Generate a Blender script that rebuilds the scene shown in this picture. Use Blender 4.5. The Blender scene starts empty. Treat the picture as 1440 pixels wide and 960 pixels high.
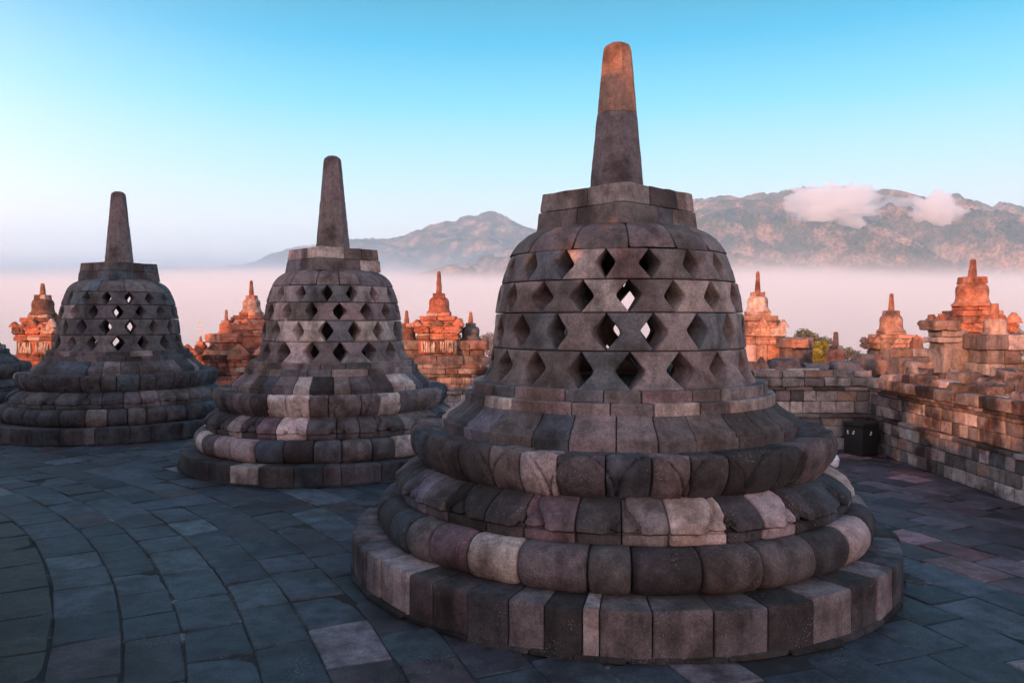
import bpy, math, random
from mathutils import Vector, noise
R = math.radians
SC = bpy.context.scene
COL = SC.collection
FPX = 1100.0; HY = 450.0; EYE = 1.62
def lerp(a, b, t): return a + (b-a)*t
def clamp(x, a=0.0, b=1.0): return max(a, min(b, x))
def N3(x, y, z, f=1.0): return noise.noise(Vector((x*f, y*f, z*f)))

# ------------------------------------------------------------------ materials
def new_mat(name):
    m = bpy.data.materials.new(name); m.use_nodes = True
    nt = m.node_tree; nt.nodes.clear()
    out = nt.nodes.new('ShaderNodeOutputMaterial')
    return m, nt, out
def nd(nt, t, **kw):
    n = nt.nodes.new(t)
    for k, v in kw.items():
        if hasattr(n, k) and k not in n.inputs: setattr(n, k, v)
        else: n.inputs[k].default_value = v
    return n
def ramp(nt, src, stops):
    r = nt.nodes.new('ShaderNodeValToRGB'); e = r.color_ramp.elements
    while len(e) < len(stops): e.new(0.5)
    for i, (p, c) in enumerate(stops):
        e[i].position = p; e[i].color = (c if len(c) == 4 else (*c, 1)) if hasattr(c, '__len__') else (c, c, c, 1)
    nt.links.new(src, r.inputs[0]); return r.outputs[0]
def mixc(nt, fac, a, b, mode='MIX'):
    m = nt.nodes.new('ShaderNodeMix'); m.data_type = 'RGBA'; m.blend_type = mode
    for i, v in ((0, fac), (6, a), (7, b)):
        if hasattr(v, 'links'): nt.links.new(v, m.inputs[i])
        else: m.inputs[i].default_value = v if i == 0 else (*v, 1)
    return m.outputs[2]

def stone_material(name, scale=1.0, bump=0.85, lichen=0.42, stain=0.8, rough=0.88, dist=0.012, dark=(0.42, 0.36, 0.31)):
    m, nt, out = new_mat(name); L = nt.links
    tc = nt.nodes.new('ShaderNodeTexCoord').outputs['Object']
    at = nt.nodes.new('ShaderNodeAttribute'); at.attribute_name = 'tint'
    def noi(sc, det=5, ro=0.6):
        n = nd(nt, 'ShaderNodeTexNoise', Scale=sc*scale, Detail=det, Roughness=ro); L.new(tc, n.inputs['Vector']); return n.outputs['Fac']
    big, mid, fine, grain = noi(2.3, 4), noi(11, 6, .65), noi(55, 4, .7), noi(170, 2, .8)
    c = mixc(nt, 1.0, at.outputs['Color'], ramp(nt, mid, [(0.34, 0.66), (0.5, 1.0), (0.66, 1.30)]), 'MULTIPLY')
    c = mixc(nt, 1.0, c, ramp(nt, fine, [(0.34, 0.80), (0.5, 1.0), (0.66, 1.22)]), 'MULTIPLY')
    c = mixc(nt, 1.0, c, ramp(nt, grain, [(0.36, 0.74), (0.5, 1.0), (0.64, 1.30)]), 'MULTIPLY')
    # broad grime: brown-black biofilm patches
    g = ramp(nt, big, [(0.48, 0.0), (0.60, stain)])
    c = mixc(nt, g, c, mixc(nt, 1.0, c, dark, 'MULTIPLY'))
    # water streaks running down across the joints
    mp = nd(nt, 'ShaderNodeMapping'); L.new(tc, mp.inputs['Vector']); mp.inputs['Scale'].default_value = (7*scale, 7*scale, 1.0*scale)
    ns = nd(nt, 'ShaderNodeTexNoise', Scale=1.0, Detail=4, Roughness=.6); L.new(mp.outputs[0], ns.inputs['Vector'])
    c = mixc(nt, 1.0, c, ramp(nt, ns.outputs['Fac'], [(0.36, 0.62), (0.48, 1.0), (0.66, 1.12)]), 'MULTIPLY')
    # pale lichen specks in clusters
    v = nd(nt, 'ShaderNodeTexVoronoi', Scale=75*scale); L.new(tc, v.inputs['Vector'])
    sp = ramp(nt, v.outputs['Distance'], [(0.14, 1.0), (0.30, 0.0)])
    cl = ramp(nt, noi(3.7, 4, .7), [(0.54, 0.0), (0.62, 1.0)])
    mm = nd(nt, 'ShaderNodeMath', operation='MULTIPLY'); L.new(sp, mm.inputs[0]); L.new(cl, mm.inputs[1])
    m2 = nd(nt, 'ShaderNodeMath', operation='MULTIPLY'); L.new(mm.outputs[0], m2.inputs[0]); m2.inputs[1].default_value = lichen
    c = mixc(nt, m2.outputs[0], c, (0.42, 0.38, 0.36))
    b = nt.nodes.new('ShaderNodeBsdfPrincipled'); L.new(c, b.inputs['Base Color'])
    b.inputs['Roughness'].default_value = rough; b.inputs['Specular IOR Level'].default_value = 0.35
    # bump : pits + grain
    v2 = nd(nt, 'ShaderNodeTexVoronoi', Scale=60*scale); L.new(tc, v2.inputs['Vector'])
    pit = ramp(nt, v2.outputs['Distance'], [(0.0, 0.0), (0.35, 1.0)])
    h = mixc(nt, 0.5, fine, grain); h = mixc(nt, 0.35, h, mid); h = mixc(nt, 0.18, h, pit)
    bp = nd(nt, 'ShaderNodeBump', Strength=bump, Distance=dist); L.new(h, bp.inputs['Height'])
    L.new(bp.outputs[0], b.inputs['Normal']); L.new(b.outputs[0], out.inputs['Surface'])
    return m
M_STONE = stone_material('andesite_stone')
M_PAVE = stone_material('paving_stone', bump=0.6, lichen=0.45, stain=0.7, rough=0.55, dist=.018)
M_WALL = stone_material('weathered_wall_stone', bump=0.7, lichen=0.5, stain=1.0, dist=0.02, dark=(.26, .21, .19))
M_CARVED = stone_material('carved_shrine_stone', scale=0.8, bump=0.8, lichen=0.45, stain=0.9, dist=0.03)

def simple(name, col, rough=0.8, nscale=0, amp=0.4):
    m, nt, out = new_mat(name)
    b = nt.nodes.new('ShaderNodeBsdfPrincipled'); b.inputs['Base Color'].default_value = (*col, 1); b.inputs['Roughness'].default_value = rough
    if nscale:
        tc = nt.nodes.new('ShaderNodeTexCoord').outputs['Object']
        n = nd(nt, 'ShaderNodeTexNoise', Scale=nscale, Detail=6, Roughness=.65); nt.links.new(tc, n.inputs['Vector'])
        c = mixc(nt, 1.0, (*col,), ramp(nt, n.outputs['Fac'], [(0.3, 1-amp), (0.7, 1+amp)]), 'MULTIPLY')
        nt.links.new(c, b.inputs['Base Color'])
    nt.links.new(b.outputs[0], out.inputs['Surface']); return m
M_DIRT = simple('joint_dirt', (0.05, 0.042, 0.036), 0.95, 3.0, 0.7)
M_VALLEY = simple('valley_ground', (0.06, 0.075, 0.045), 0.95, 0.01, 0.4)
M_BIN = simple('bin_black', (0.006, 0.0055, 0.004), 0.7, 30, 0.3)
M_WHITE = simple('white_paint', (0.62, 0.6, 0.58), 0.6)
M_PAPER = simple('white_plastic', (0.8, 0.82, 0.84), 0.5)
M_BARK = simple('bark', (0.09, 0.07, 0.055), 0.9, 4, 0.4)
M_STEEL = simple('galvanised_steel', (0.35, 0.33, 0.33), 0.5)

# ------------------------------------------------------------------ mesh builder
class MB:
    def __init__(s): s.v = []; s.f = []; s.c = []
    def add(s, vs, fs, col):
        o = len(s.v); s.v.extend(vs); s.f.extend([tuple(i+o for i in f) for f in fs])
        s.c.extend([col]*len(vs))
    def build(s, name, mat, parent=None, loc=(0, 0, 0), sharp=38, kind=None):
        me = bpy.data.meshes.new(name); me.from_pydata(s.v, [], s.f); me.update()
        a = me.color_attributes.new('tint', 'FLOAT_COLOR', 'POINT')
        buf = []
        for c in s.c: buf.extend((c[0], c[1], c[2], 1.0))
        a.data.foreach_set('color', buf)
        me.materials.append(mat)
        me.shade_smooth(); me.set_sharp_from_angle(angle=R(sharp))
        o = bpy.data.objects.new(name, me); COL.objects.link(o); o.location = loc
        if parent: o.parent = parent
        if kind: o['kind'] = kind
        return o
def empty(name, loc, label, cat, group=None, rz=0):
    o = bpy.data.objects.new(name, None); COL.objects.link(o); o.location = loc; o.rotation_euler.z = rz
    o.empty_display_size = .3; tag(o, label, cat, group); return o
def tag(o, label, cat, group=None):
    o['label'] = label; o['category'] = cat
    if group: o['group'] = group

def smooth_step(x): x = clamp(x); return x*x*(3-2*x)

# palettes (albedo) : (weight, colour)
PAL_MAIN = [(4, (.062, .050, .050)), (4, (.105, .083, .082)), (3, (.165, .13, .127)), (2.8, (.38, .295, .275)), (2.2, (.54, .43, .39)), (2.4, (.062, .068, .080)), (1.4, (.12, .105, .125)), (1.6, (.034, .028, .026)), (.7, (.16, .105, .11))]
PAL_BELL = [(4, (.108, .088, .086)), (5, (.15, .12, .115)), (3, (.20, .16, .155)), (1.8, (.28, .22, .205)), (1.6, (.095, .095, .102)), (1, (.36, .285, .265)), (.8, (.18, .125, .125))]
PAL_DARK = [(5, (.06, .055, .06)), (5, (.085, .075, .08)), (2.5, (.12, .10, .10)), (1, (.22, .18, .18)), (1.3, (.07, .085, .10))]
PAL_WALL = [(2.0, (.10, .08, .072)), (3.0, (.19, .155, .145)), (4.0, (.33, .265, .24)), (3, (.42, .34, .31)), (1.6, (.55, .48, .45)), (1.8, (.15, .14, .14)), (1, (.34, .21, .16))]
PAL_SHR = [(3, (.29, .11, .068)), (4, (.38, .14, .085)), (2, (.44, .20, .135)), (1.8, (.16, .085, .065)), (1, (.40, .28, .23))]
PAL_GREY = [(3, (.17, .14, .135)), (3, (.22, .19, .18)), (2, (.28, .24, .23)), (2, (.12, .09, .085))]
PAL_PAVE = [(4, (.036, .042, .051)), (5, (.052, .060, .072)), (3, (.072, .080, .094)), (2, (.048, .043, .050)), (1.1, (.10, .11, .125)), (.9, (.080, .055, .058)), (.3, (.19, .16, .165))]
PAL_WALL = [(w, tuple(x*.86 for x in c)) for w, c in PAL_WALL]
def pick(rng, pal, j=.10):
    t = sum(w for w, _ in pal)*rng.random()
    for w, c in pal:
        t -= w
        if t <= 0: break
    k = 1+rng.uniform(-j, j)
    return tuple(max(.01, ch*k*(1+rng.uniform(-.04, .04))) for ch in c)

def runner(rng, pal, keep=.14):
    st = [None]
    def f():
        if st[0] is None or rng.random() > keep: st[0] = pick(rng, pal)
        k = rng.uniform(.86, 1.16); return tuple(c*k for c in st[0])
    return f
def subdiv(pts, step, closed=False):
    out = []
    n = len(pts)
    for i in range(n if closed else n-1):
        a, b = pts[i], pts[(i+1) % n]
        d = math.dist(a, b); k = max(1, int(math.ceil(d/step)))
        for q in range(k): out.append((lerp(a[0], b[0], q/k), lerp(a[1], b[1], q/k)))
    if not closed: out.append(pts[-1])
    return out
def chaikin(pts, n=1):
    for _ in range(n):
        o = [pts[0]]
        for i in range(len(pts)-1):
            a, b = pts[i], pts[i+1]
            o.append((lerp(a[0], b[0], .25), lerp(a[1], b[1], .25))); o.append((lerp(a[0], b[0], .75), lerp(a[1], b[1], .75)))
        o.append(pts[-1]); pts = o
    return pts

def ring_blocks(mb, outer, rin, splits, rng, pal, gap=.006, bev=.015, pillow=.0, jr=.006, jz=.003, step=.03, astep=.05, rough=.004, disp=None, cols=None):
    """outer: open profile from bottom to top, (r,z). Each block is a closed sweep between two split angles."""
    prof = subdiv(outer, step)
    z0, z1 = outer[0][1], outer[-1][1]
    loop = prof + [(rin, z1), (rin, z0)]
    n = len(loop); no = len(prof)
    nrm = []
    for i in range(n):
        a, b = loop[i-1], loop[(i+1) % n]
        dx, dz = b[0]-a[0], b[1]-a[1]; l = math.hypot(dx, dz) or 1
        nrm.append((dz/l, -dx/l))
    # profile arc parameter
    s = [0.0]
    for i in range(1, no): s.append(s[-1]+math.dist(prof[i-1], prof[i]))
    tot = s[-1]
    rm = max(p[0] for p in prof)
    nextcol = runner(rng, pal)
    for k in range(len(splits)-1):
        a0, a1 = splits[k], splits[k+1]
        w = (a1-a0)*rm
        g = gap*.5/rm
        b0, b1 = a0+g, a1-g
        L = (b1-b0)*rm
        m = max(2, int(L/astep))
        bb = min(bev, L*.3)
        ts = sorted(set([0, bb*.12/L, bb*.4/L, bb/L] + [bb/L+(1-2*bb/L)*q/m for q in range(1, m)] + [1-bb/L, 1-bb*.4/L, 1-bb*.12/L, 1]))
        col = cols[k] if cols and cols[k] else nextcol()
        dr = rng.uniform(-jr, jr); dz = rng.uniform(-jz, jz); ti = rng.uniform(-jr, jr)*1.2
        seed = rng.uniform(0, 100)
        vs = []
        for t in ts:
            ang = lerp(b0, b1, t)
            sd = min(t, 1-t)*L
            off = 0
            if sd < bb: q = 1-sd/bb; off = bb*(1-math.sqrt(max(0, 1-q*q)))*.8
            pl = pillow*(1-(2*t-1)**4)
            ca, sa = math.cos(ang), math.sin(ang)
            for i, (r, z) in enumerate(loop):
                rr, zz = r, z
                if i < no:
                    v = s[i]/tot
                    e = pl*math.sin(math.pi*clamp(v))**.5 - off
                    # rough surface
                    x, y = r*ca, r*sa
                    e += rough*(N3(x, y, z+seed, 9)+.5*N3(x, y, z-seed, 24))
                    if disp: e += disp(ang, v, r, z)
                    rr += nrm[i][0]*e + dr + ti*(t-.5); zz += nrm[i][1]*e*.8 + dz
                vs.append((rr*ca, rr*sa, zz))
        fs = []
        nt_ = len(ts)
        for j in range(nt_-1):
            for i in range(n):
                i2 = (i+1) % n
                fs.append((j*n+i, (j+1)*n+i, (j+1)*n+i2, j*n+i2))
        fs.append(tuple(range(0, n))); fs.append(tuple(reversed(range((nt_-1)*n, nt_*n))))
        mb.add(vs, fs, col)
def splits_rand(rng, n, var=.25, start=0.0, a_tot=2*math.pi):
    w = [1+rng.uniform(-var, var) for _ in range(n)]; t = sum(w); a = start; o = [a]
    for x in w: a += x/t*a_tot; o.append(a)
    return o

def rough_box(mb, c, ax, ay, hx, hy, z0, z1, col, n=3, bev=.012, rough=.006, taper=(1, 1), seed=0, disp=None):
    """block centred at c (x,y), axes ax/ay unit 2D, half sizes hx,hy, from z0 to z1; rounded edges and rough faces"""
    hz = (z1-z0)/2; zc = (z0+z1)/2
    def steps(h):
        b = min(bev, h*.4); m = max(1, n)
        return [-1, -1+b*.35/h, -1+b/h] + [lerp(-1+b/h, 1-b/h, q/m) for q in range(1, m)] + [1-b/h, 1-b*.35/h, 1]
    hs = (hx, hy, hz)
    vid = {}; vs = []; fs = []
    def vert(p):
        key = (round(p[0], 5), round(p[1], 5), round(p[2], 5))
        if key in vid: return vid[key]
        q = []
        b = min(bev, min(hs)*.4)
        l = [p[i]*hs[i] for i in range(3)]
        inn = [max(-hs[i]+b, min(hs[i]-b, l[i])) for i in range(3)]
        d = [l[i]-inn[i] for i in range(3)]; dl = math.sqrt(sum(x*x for x in d))
        if dl > 1e-9: l = [inn[i]+d[i]/dl*b for i in range(3)]
        k = (l[2]/hz+1)/2
        tx = lerp(1, taper[0], k); ty = lerp(1, taper[1], k)
        X = c[0]+ax[0]*l[0]*tx+ay[0]*l[1]*ty; Y = c[1]+ax[1]*l[0]*tx+ay[1]*l[1]*ty; Z = zc+l[2]
        e = rough*(N3(X, Y, Z+seed, 9)+.6*N3(X+7, Y, Z-seed, 26))
        if disp: e += disp(p, X, Y, Z)
        m = max(abs(p[0]), abs(p[1]), abs(p[2])) or 1
        nx = p[0] if abs(p[0]) > .97 else 0; ny = p[1] if abs(p[1]) > .97 else 0; nz = p[2] if abs(p[2]) > .97 else 0
        ln = math.sqrt(nx*nx+ny*ny+nz*nz) or 1
        nx /= ln; ny /= ln; nz /= ln
        X += (ax[0]*nx+ay[0]*ny)*e; Y += (ax[1]*nx+ay[1]*ny)*e; Z += nz*e
        vid[key] = len(vs); vs.append((X, Y, Z)); return vid[key]
    S = [steps(h) for h in hs]
    for axis in range(3):
        o1, o2 = [(1, 2), (2, 0), (0, 1)][axis]
        for sgn in (-1, 1):
            for i in range(len(S[o1])-1):
                for j in range(len(S[o2])-1):
                    q = []
                    for (a, b) in ((i, j), (i+1, j), (i+1, j+1), (i, j+1)):
                        p = [0, 0, 0]; p[axis] = sgn; p[o1] = S[o1][a]; p[o2] = S[o2][b]; q.append(vert(p))
                    if sgn < 0: q.reverse()
                    if len(set(q)) == 4: fs.append(tuple(q))
    mb.add(vs, fs, col)
def lbox(mb, x0, x1, y0, y1, z0, z1, col, **kw):
    rough_box(mb, ((x0+x1)/2, (y0+y1)/2), (1, 0), (0, 1), (x1-x0)/2, (y1-y0)/2, z0, z1, col, **kw)
def plain_box(mb, x0, x1, y0, y1, z0, z1, col):
    vs = [(x, y, z) for z in (z0, z1) for y in (y0, y1) for x in (x0, x1)]
    mb.add(vs, [(0, 2, 3, 1), (4, 5, 7, 6), (0, 1, 5, 4), (2, 6, 7, 3), (0, 4, 6, 2), (1, 3, 7, 5)], col)

# ------------------------------------------------------------------ petals
def petal_slope(npet, ph, k=1.0):
    # reclining lotus: wide U-shaped petals; the bare stone between two of them forms a pointed tongue
    def f(ang, v, r, z):
        s = (v-.22)/.78
        if s < 0: return 0
        u = ((ang-ph)*npet/(2*math.pi)) % 1.0 - .5
        wd = .50-.30*max(0, 1-s/.62)**1.7
        if s < .05: wd *= s/.05
        d = wd-abs(u)
        e = .020*smooth_step(d/.02)-.012*math.exp(-((d+.018)/.018)**2)
        e += .006*math.exp(-((d-.09)/.03)**2)
        if abs(u) > .40: e += .010*smooth_step((abs(u)-.40)/.05)*smooth_step((.45-s)/.3)
        return k*e*smooth_step(s/.04+.2)*smooth_step((1.0-s)/.12+.2)
    return f
def petal_rim(npet, ph, k=1.0):
    def f(ang, v, r, z):
        if v > .64:      # beaded fringe under the top
            if v < .80: return -.006+.005*math.sin(ang*230)
            return 0
        s = v/.64
        u = ((ang-ph)*npet/(2*math.pi)) % 1.0 - .5
        wd = .49*math.sqrt(max(0, 1-max(0, (s-.30)/.66)**2))
        d = wd-abs(u)
        u2 = ((ang-ph)*npet/(2*math.pi)+.5) % 1.0 - .5
        wd2 = .40*math.sqrt(max(0, 1-max(0, (s-.35)/.65)**2)); d2 = wd2-abs(u2)
        e = .018*smooth_step(d/.02)-.008*math.exp(-((d+.014)/.014)**2)+.004*math.exp(-((d-.05)/.02)**2)
        if d < -.01: e += .008*smooth_step(d2/.02)
        return k*e
    return f

# ------------------------------------------------------------------ latticed stupa
STUPA_GROUP = 'latticed bell stupas along the round terrace'
def make_stupa(pos, label, seed, kr=1.0, dz=0.0, nh=18, ha=(0, 10), corner=0.0, q=1.0, tip=3.52, pal=PAL_MAIN, palb=PAL_BELL, rot_to_cam=True, cols_front=None, tiers_dark=None, extra=None, hr=1.0, farshift=0.0, sunlit_tipcol=None, farrange=(95, 173), farrows=(1, 2, 3)):
    rng = random.Random(seed)
    x, y, zb = pos
    root = empty('latticed_stupa', (x, y, zb), label, 'stupa', STUPA_GROUP)
    camang = math.atan2(-y, -x) if rot_to_cam else 0.0     # angle facing the camera
    st = .028/q if q > .6 else .05; ast = .045/q
    ro = .0045
    def Z(z): return z+dz if z > .24 else z
    def P(pts): return [(r*kr, Z(z)) for r, z in pts]
    hb = .245+dz
    # plinth
    mb = MB(); ring_blocks(mb, P([(1.822, 0.0), (1.824, .020), (1.815, .024)]), 1.3*kr, splits_rand(rng, 34, .4), rng, [(1, (.03, .026, .024)), (1, (.055, .048, .045))], jr=.012, step=.1, astep=.12)
    mb.build('plinth', M_STONE, root)
    # base ring
    mb = MB()
    nb = 36
    sp = splits_rand(rng, nb, .45, start=camang-math.pi)
    cols = [None]*nb
    if cols_front:
        sp, cols = cols_front(sp, camang, rng)
    ring_blocks(mb, [(1.80*kr, .012), (1.80*kr, .03), (1.80*kr, hb-.015), (1.79*kr, hb), (1.5*kr, hb+.002)], 1.3*kr, sp, rng, pal, bev=.010, jr=.010, jz=.006, step=.04 if q > .6 else .09, astep=ast, rough=ro, cols=cols)
    mb.build('base_ring', M_STONE, root)
    # torus
    mb = MB()
    arc = []
    for i in range(13):
        t = -math.pi/2+math.pi*i/12
        arc.append((1.50+.136*math.cos(t)**.75 if math.cos(t) > 1e-6 else 1.50, .352+.118*math.sin(t)))
    ring_blocks(mb, P(arc), 1.2*kr, splits_rand(rng, 33, .28, start=camang+.05), rng, pal, bev=.035, pillow=.010, jr=.007, step=st, astep=ast, rough=.006)
    mb.build('rounded_moulding', M_STONE, root)
    # reclining lotus
    mb = MB()
    pts = [(1.46, .462), (1.495, .470), (1.50, .478), (1.50, .522), (1.460, .528), (1.458, .540), (1.492, .548), (1.488, .562), (1.455, .594), (1.395, .632), (1.33, .656), (1.24, .668)]
    ring_blocks(mb, P(pts), 1.1*kr, splits_rand(rng, 34, .25, start=camang+.02), rng, pal, bev=.016, pillow=.004, jr=.006, step=st*.6, astep=ast*.26 if q > .35 else ast, rough=.004, disp=petal_slope(19, camang+.03, 1.5) if q > .35 else None)
    mb.build('sloping_lotus_moulding', M_STONE, root)
    # lotus rim
    mb = MB()
    pts = chaikin([(1.20, .655), (1.28, .665), (1.345, .715), (1.385, .785), (1.395, .85), (1.385, .885)], 1)+[(1.372, .905), (1.34, .908), (1.25, .898), (1.15, .893)]
    ring_blocks(mb, P(pts), 1.05*kr, splits_rand(rng, 32, .3, start=camang-.04), rng, pal, bev=.02, pillow=.004, jr=.008, jz=.004, step=st*.6, astep=ast*.24 if q > .35 else ast, rough=.006, disp=petal_rim(24, camang, 1.5) if q > .35 else None)
    mb.build('lotus_rim', M_STONE, root)
    # sloped moulding
    mb = MB()
    pts = [(1.205, .880), (1.208, .955), (1.185, .962), (1.180, .985)]+chaikin([(1.175, .99), (1.13, 1.015), (1.085, 1.05), (1.06, 1.078)], 1)+[(1.0, 1.08)]
    ring_blocks(mb, P(pts), .9*kr, splits_rand(rng, 32, .3, start=camang), rng, pal, bev=.010, jr=.006, step=st, astep=ast, rough=ro)
    mb.build('sloping_moulding', M_STONE, root)
    # two steps
    for (rr, za, zb_) in ((1.052, 1.074, 1.147), (1.003, 1.147, 1.215)):
        mb = MB(); ring_blocks(mb, P([(rr, za), (rr, zb_-.008), (rr-.008, zb_), (rr-.1, zb_)]), .7*kr, splits_rand(rng, 22, .35), rng, palb, bev=.010, jr=.005, jz=.002, step=.04, astep=ast, rough=ro)
        mb.build('bell_step', M_STONE, root)
    mb = MB(); ring_blocks(mb, P([(.93, 1.15), (.93, 1.19)]), .02, splits_rand(rng, 12, .1), rng, PAL_DARK, step=.1, astep=.2)
    mb.build('inner_floor', M_STONE, root)
    # lattice bell
    bp = [(1.205, .945), (1.235, .918), (1.28, .893), (1.34, .876), (1.436, .864), (1.55, .853), (1.665, .840), (1.77, .823), (1.865, .803), (1.95, .777), (2.056, .738)]
    def br(z):
        if z <= bp[0][0]: return bp[0][1]*kr
        for i in range(len(bp)-1):
            if z <= bp[i+1][0]:
                t = (z-bp[i][0])/(bp[i+1][0]-bp[i][0]); return lerp(bp[i][1], bp[i+1][1], t)*kr
        return bp[-1][1]*kr
    rows = [(1.211, 1.435, .088), (1.437, 1.664, .080), (1.666, 1.864, .077), (1.866, 2.054, .062)]
    mb = MB()
    for ri, (z0, z1, hw) in enumerate(rows):
        z0 += .0015; z1 -= .0015
        off = camang+R(ha[(3-ri) % 2])      # angle of a hole in this row (seen from the camera, + is to the right)
        pit = 2*math.pi/nh
        hole = [(hw*rng.uniform(.88, 1.14)*(1 if nh > 17 else 1.0)*kr**.5, rng.uniform(-.012, .012), rng.uniform(-.10, .10)) for _ in range(nh)]
        for k in range(nh):
            hl, hr_ = hole[k], hole[(k+1) % nh]
            aL, aR = off+k*pit+hl[1], off+(k+1)*pit+hr_[1]
            fs_ = lambda a: a+(R(farshift) if ri in farrows and R(farrange[0]) < (a-camang) % (2*math.pi) < R(farrange[1]) else 0)
            aL, aR = fs_(aL), fs_(aR)
            col = pick(rng, palb); dr = rng.uniform(-.005, .005); sd = rng.uniform(0, 50)
            nv, nu = (18, 14) if q > .6 else (8, 7)
            def edge(v, h, zoff):
                c = .5+zoff*.5
                u = v/c if v < c else (1-v)/(1-c)
                u = clamp(u*1.10-.045)
                # slightly blunt corner in the middle
                u = u-.04*max(0, (u-.85)/.15)**2
                return h*u
            grid = []; inner = []
            for j in range(nv+1):
                v = j/nv
                # cluster samples to edges
                v = .5-.5*math.cos(math.pi*v)*(.72+.28*abs(math.cos(math.pi*v)))
                z = lerp(z0, z1, v); r = br(z)
                eL = aL+(edge(v, hl[0], hl[2])+.0022)/r; eR = aR-(edge(v, hr_[0], hr_[2])+.0022)/r
                for i in range(nu+1):
                    u = i/nu; u = .5-.5*math.cos(math.pi*u)
                    a = lerp(eL, eR, u)
                    du = min(u, 1-u)*(eR-eL)*r; dv = min(v, 1-v)*(z1-z0)
                    b = .012; e = 0
                    if du < b: e -= b*(1-math.sqrt(max(0, 1-(1-du/b)**2)))
                    if dv < b*.7: e -= b*.7*(1-math.sqrt(max(0, 1-(1-dv/(b*.7))**2)))
                    e += .004*(1-(2*u-1)**4)*(1-(2*v-1)**4)
                    X, Y = math.cos(a), math.sin(a)
                    e += .0045*(N3(X*r, Y*r, z+sd, 10)+.6*N3(X*r, Y*r, z-sd, 28))
                    rr = r+e+dr
                    grid.append((X*rr, Y*rr, Z(z)))
                    ri_ = r-.20*kr
                    inner.append((X*ri_, Y*ri_, Z(z)+(v-.5)*.008))
            W = nu+1; n0 = len(grid); vs = grid+inner; fs = []
            for j in range(nv):
                for i in range(nu):
                    a_ = j*W+i
                    fs.append((a_, a_+1, a_+W+1, a_+W)); fs.append((n0+a_+W, n0+a_+W+1, n0+a_+1, n0+a_))
            bd = [i for i in range(W)]+[j*W+nu for j in range(1, nv+1)]+[nv*W+i for i in range(nu-1, -1, -1)]+[j*W for j in range(nv-1, 0, -1)]
            for i in range(len(bd)):
                a_, b_ = bd[i], bd[(i+1) % len(bd)]
                fs.append((b_, a_, n0+a_, n0+b_))
            mb.add(vs, fs, col)
    mb.build('lattice_bell', M_STONE, root)
    # cap
    mb = MB()
    cap = chaikin([(.738, 2.058), (.715, 2.10), (.66, 2.165), (.575, 2.215), (.48, 2.24), (.40, 2.25)], 1)
    ring_blocks(mb, P(cap), .05, splits_rand(rng, 15, .2, start=camang+.1), rng, [(3, (.10, .078, .074)), (2, (.13, .10, .097)), (1, (.17, .135, .13))] if pal is PAL_MAIN else palb, bev=.014, pillow=.006, jr=.004, step=st, astep=ast, rough=ro)
    mb.build('bell_cap', M_STONE, root)
    # square block (harmika): two courses
    ca = camang+R(corner)-math.pi/4
    ux = (math.cos(ca), math.sin(ca)); uy = (-ux[1], ux[0])
    mb = MB()
    hz0, hz1, hz2 = 2.225+dz, 2.362+dz, 2.492+dz
    for ci, (za, zb2, h, tp) in enumerate(((hz0, hz1, .400*hr, .968), (hz1+.002, hz2, .382*hr, .965))):
        cuts = [-h, -h+h*2*rng.uniform(.22, .36), h*rng.uniform(.05, .35), h]
        for i in range(3):
            yc = [-h, h*rng.uniform(-.3, .3), h]
            for j in range(2):
                x0_, x1_ = cuts[i]+.002, cuts[i+1]-.002; y0_, y1_ = yc[j]+.002, yc[j+1]-.002
                mx, my = (x0_+x1_)/2, (y0_+y1_)/2
                col = pick(rng, palb)
                hx, hy = (x1_-x0_)/2, (y1_-y0_)/2
                # common taper about the axis: shrink offsets
                base = len(mb.v)
                rough_box(mb, (ux[0]*mx+uy[0]*my, ux[1]*mx+uy[1]*my), ux, uy, hx, hy, za, zb2, col, n=4 if q > .6 else 2, bev=.009, rough=.005, seed=rng.uniform(0, 20))
                for t in range(base, len(mb.v)):
                    X, Y, ZZ = mb.v[t]; k = lerp(1, tp, (ZZ-za)/(zb2-za)); mb.v[t] = (X*k, Y*k, ZZ)
    mb.build('square_block', M_STONE, root)
    # spire: octagonal, two stones, rounded top
    mb = MB()
    zb0 = hz2-.01; zt = tip; zj = lerp(zb0, zt, .53)
    def oct_stone(za, zc, ra, rc, col, dome):
        n = 8; sub = 4; H = 30 if q > .6 else 20; vs = []; fs = []
        for j in range(H+1):
            t = j/H
            z = lerp(za, zc, t); r = lerp(ra, rc, t)
            if dome:
                zz = (zc-z); dd = rc*.62
                if zz < dd: r *= math.sqrt(max(0.0, 1-(1-zz/dd)**2))*.38+.62 if zz > 0.0001 else .60
            else:
                if t > .97: r *= .985
            if t < .02 and dome: r *= .985
            for k in range(n*sub):
                a = 2*math.pi*k/(n*sub)
                seg = 2*math.pi/n; am = (a % seg)-seg/2
                cr = math.cos(seg/2)/math.cos(am)
                rr = r*cr*1.03
                A = a+ca+R(11)
                X, Y = math.cos(A)*rr, math.sin(A)*rr
                e = 1+.02*N3(X, Y, z, 7)+.012*N3(X, Y, z, 22)
                vs.append((X*e, Y*e, z))
        W = n*sub
        for j in range(H):
            for k in range(W): fs.append((j*W+k, j*W+(k+1) % W, (j+1)*W+(k+1) % W, (j+1)*W+k))
        fs.append(tuple(range(H*W, H*W+W))); fs.append(tuple(reversed(range(W))))
        mb.add(vs, fs, col)
    rj = lerp(.192, .094, .53)
    oct_stone(zb0, zj, .192, rj, pick(rng, [(1, (.17, .13, .125)), (1, (.12, .10, .10))]), False)
    oct_stone(zj+.003, zt, rj*.985, .094, sunlit_tipcol or pick(rng, [(1, (.145, .105, .10)), (1, (.11, .09, .09))]), True)
    mb.build('spire', M_STONE, root, sharp=25)
    return root

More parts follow.
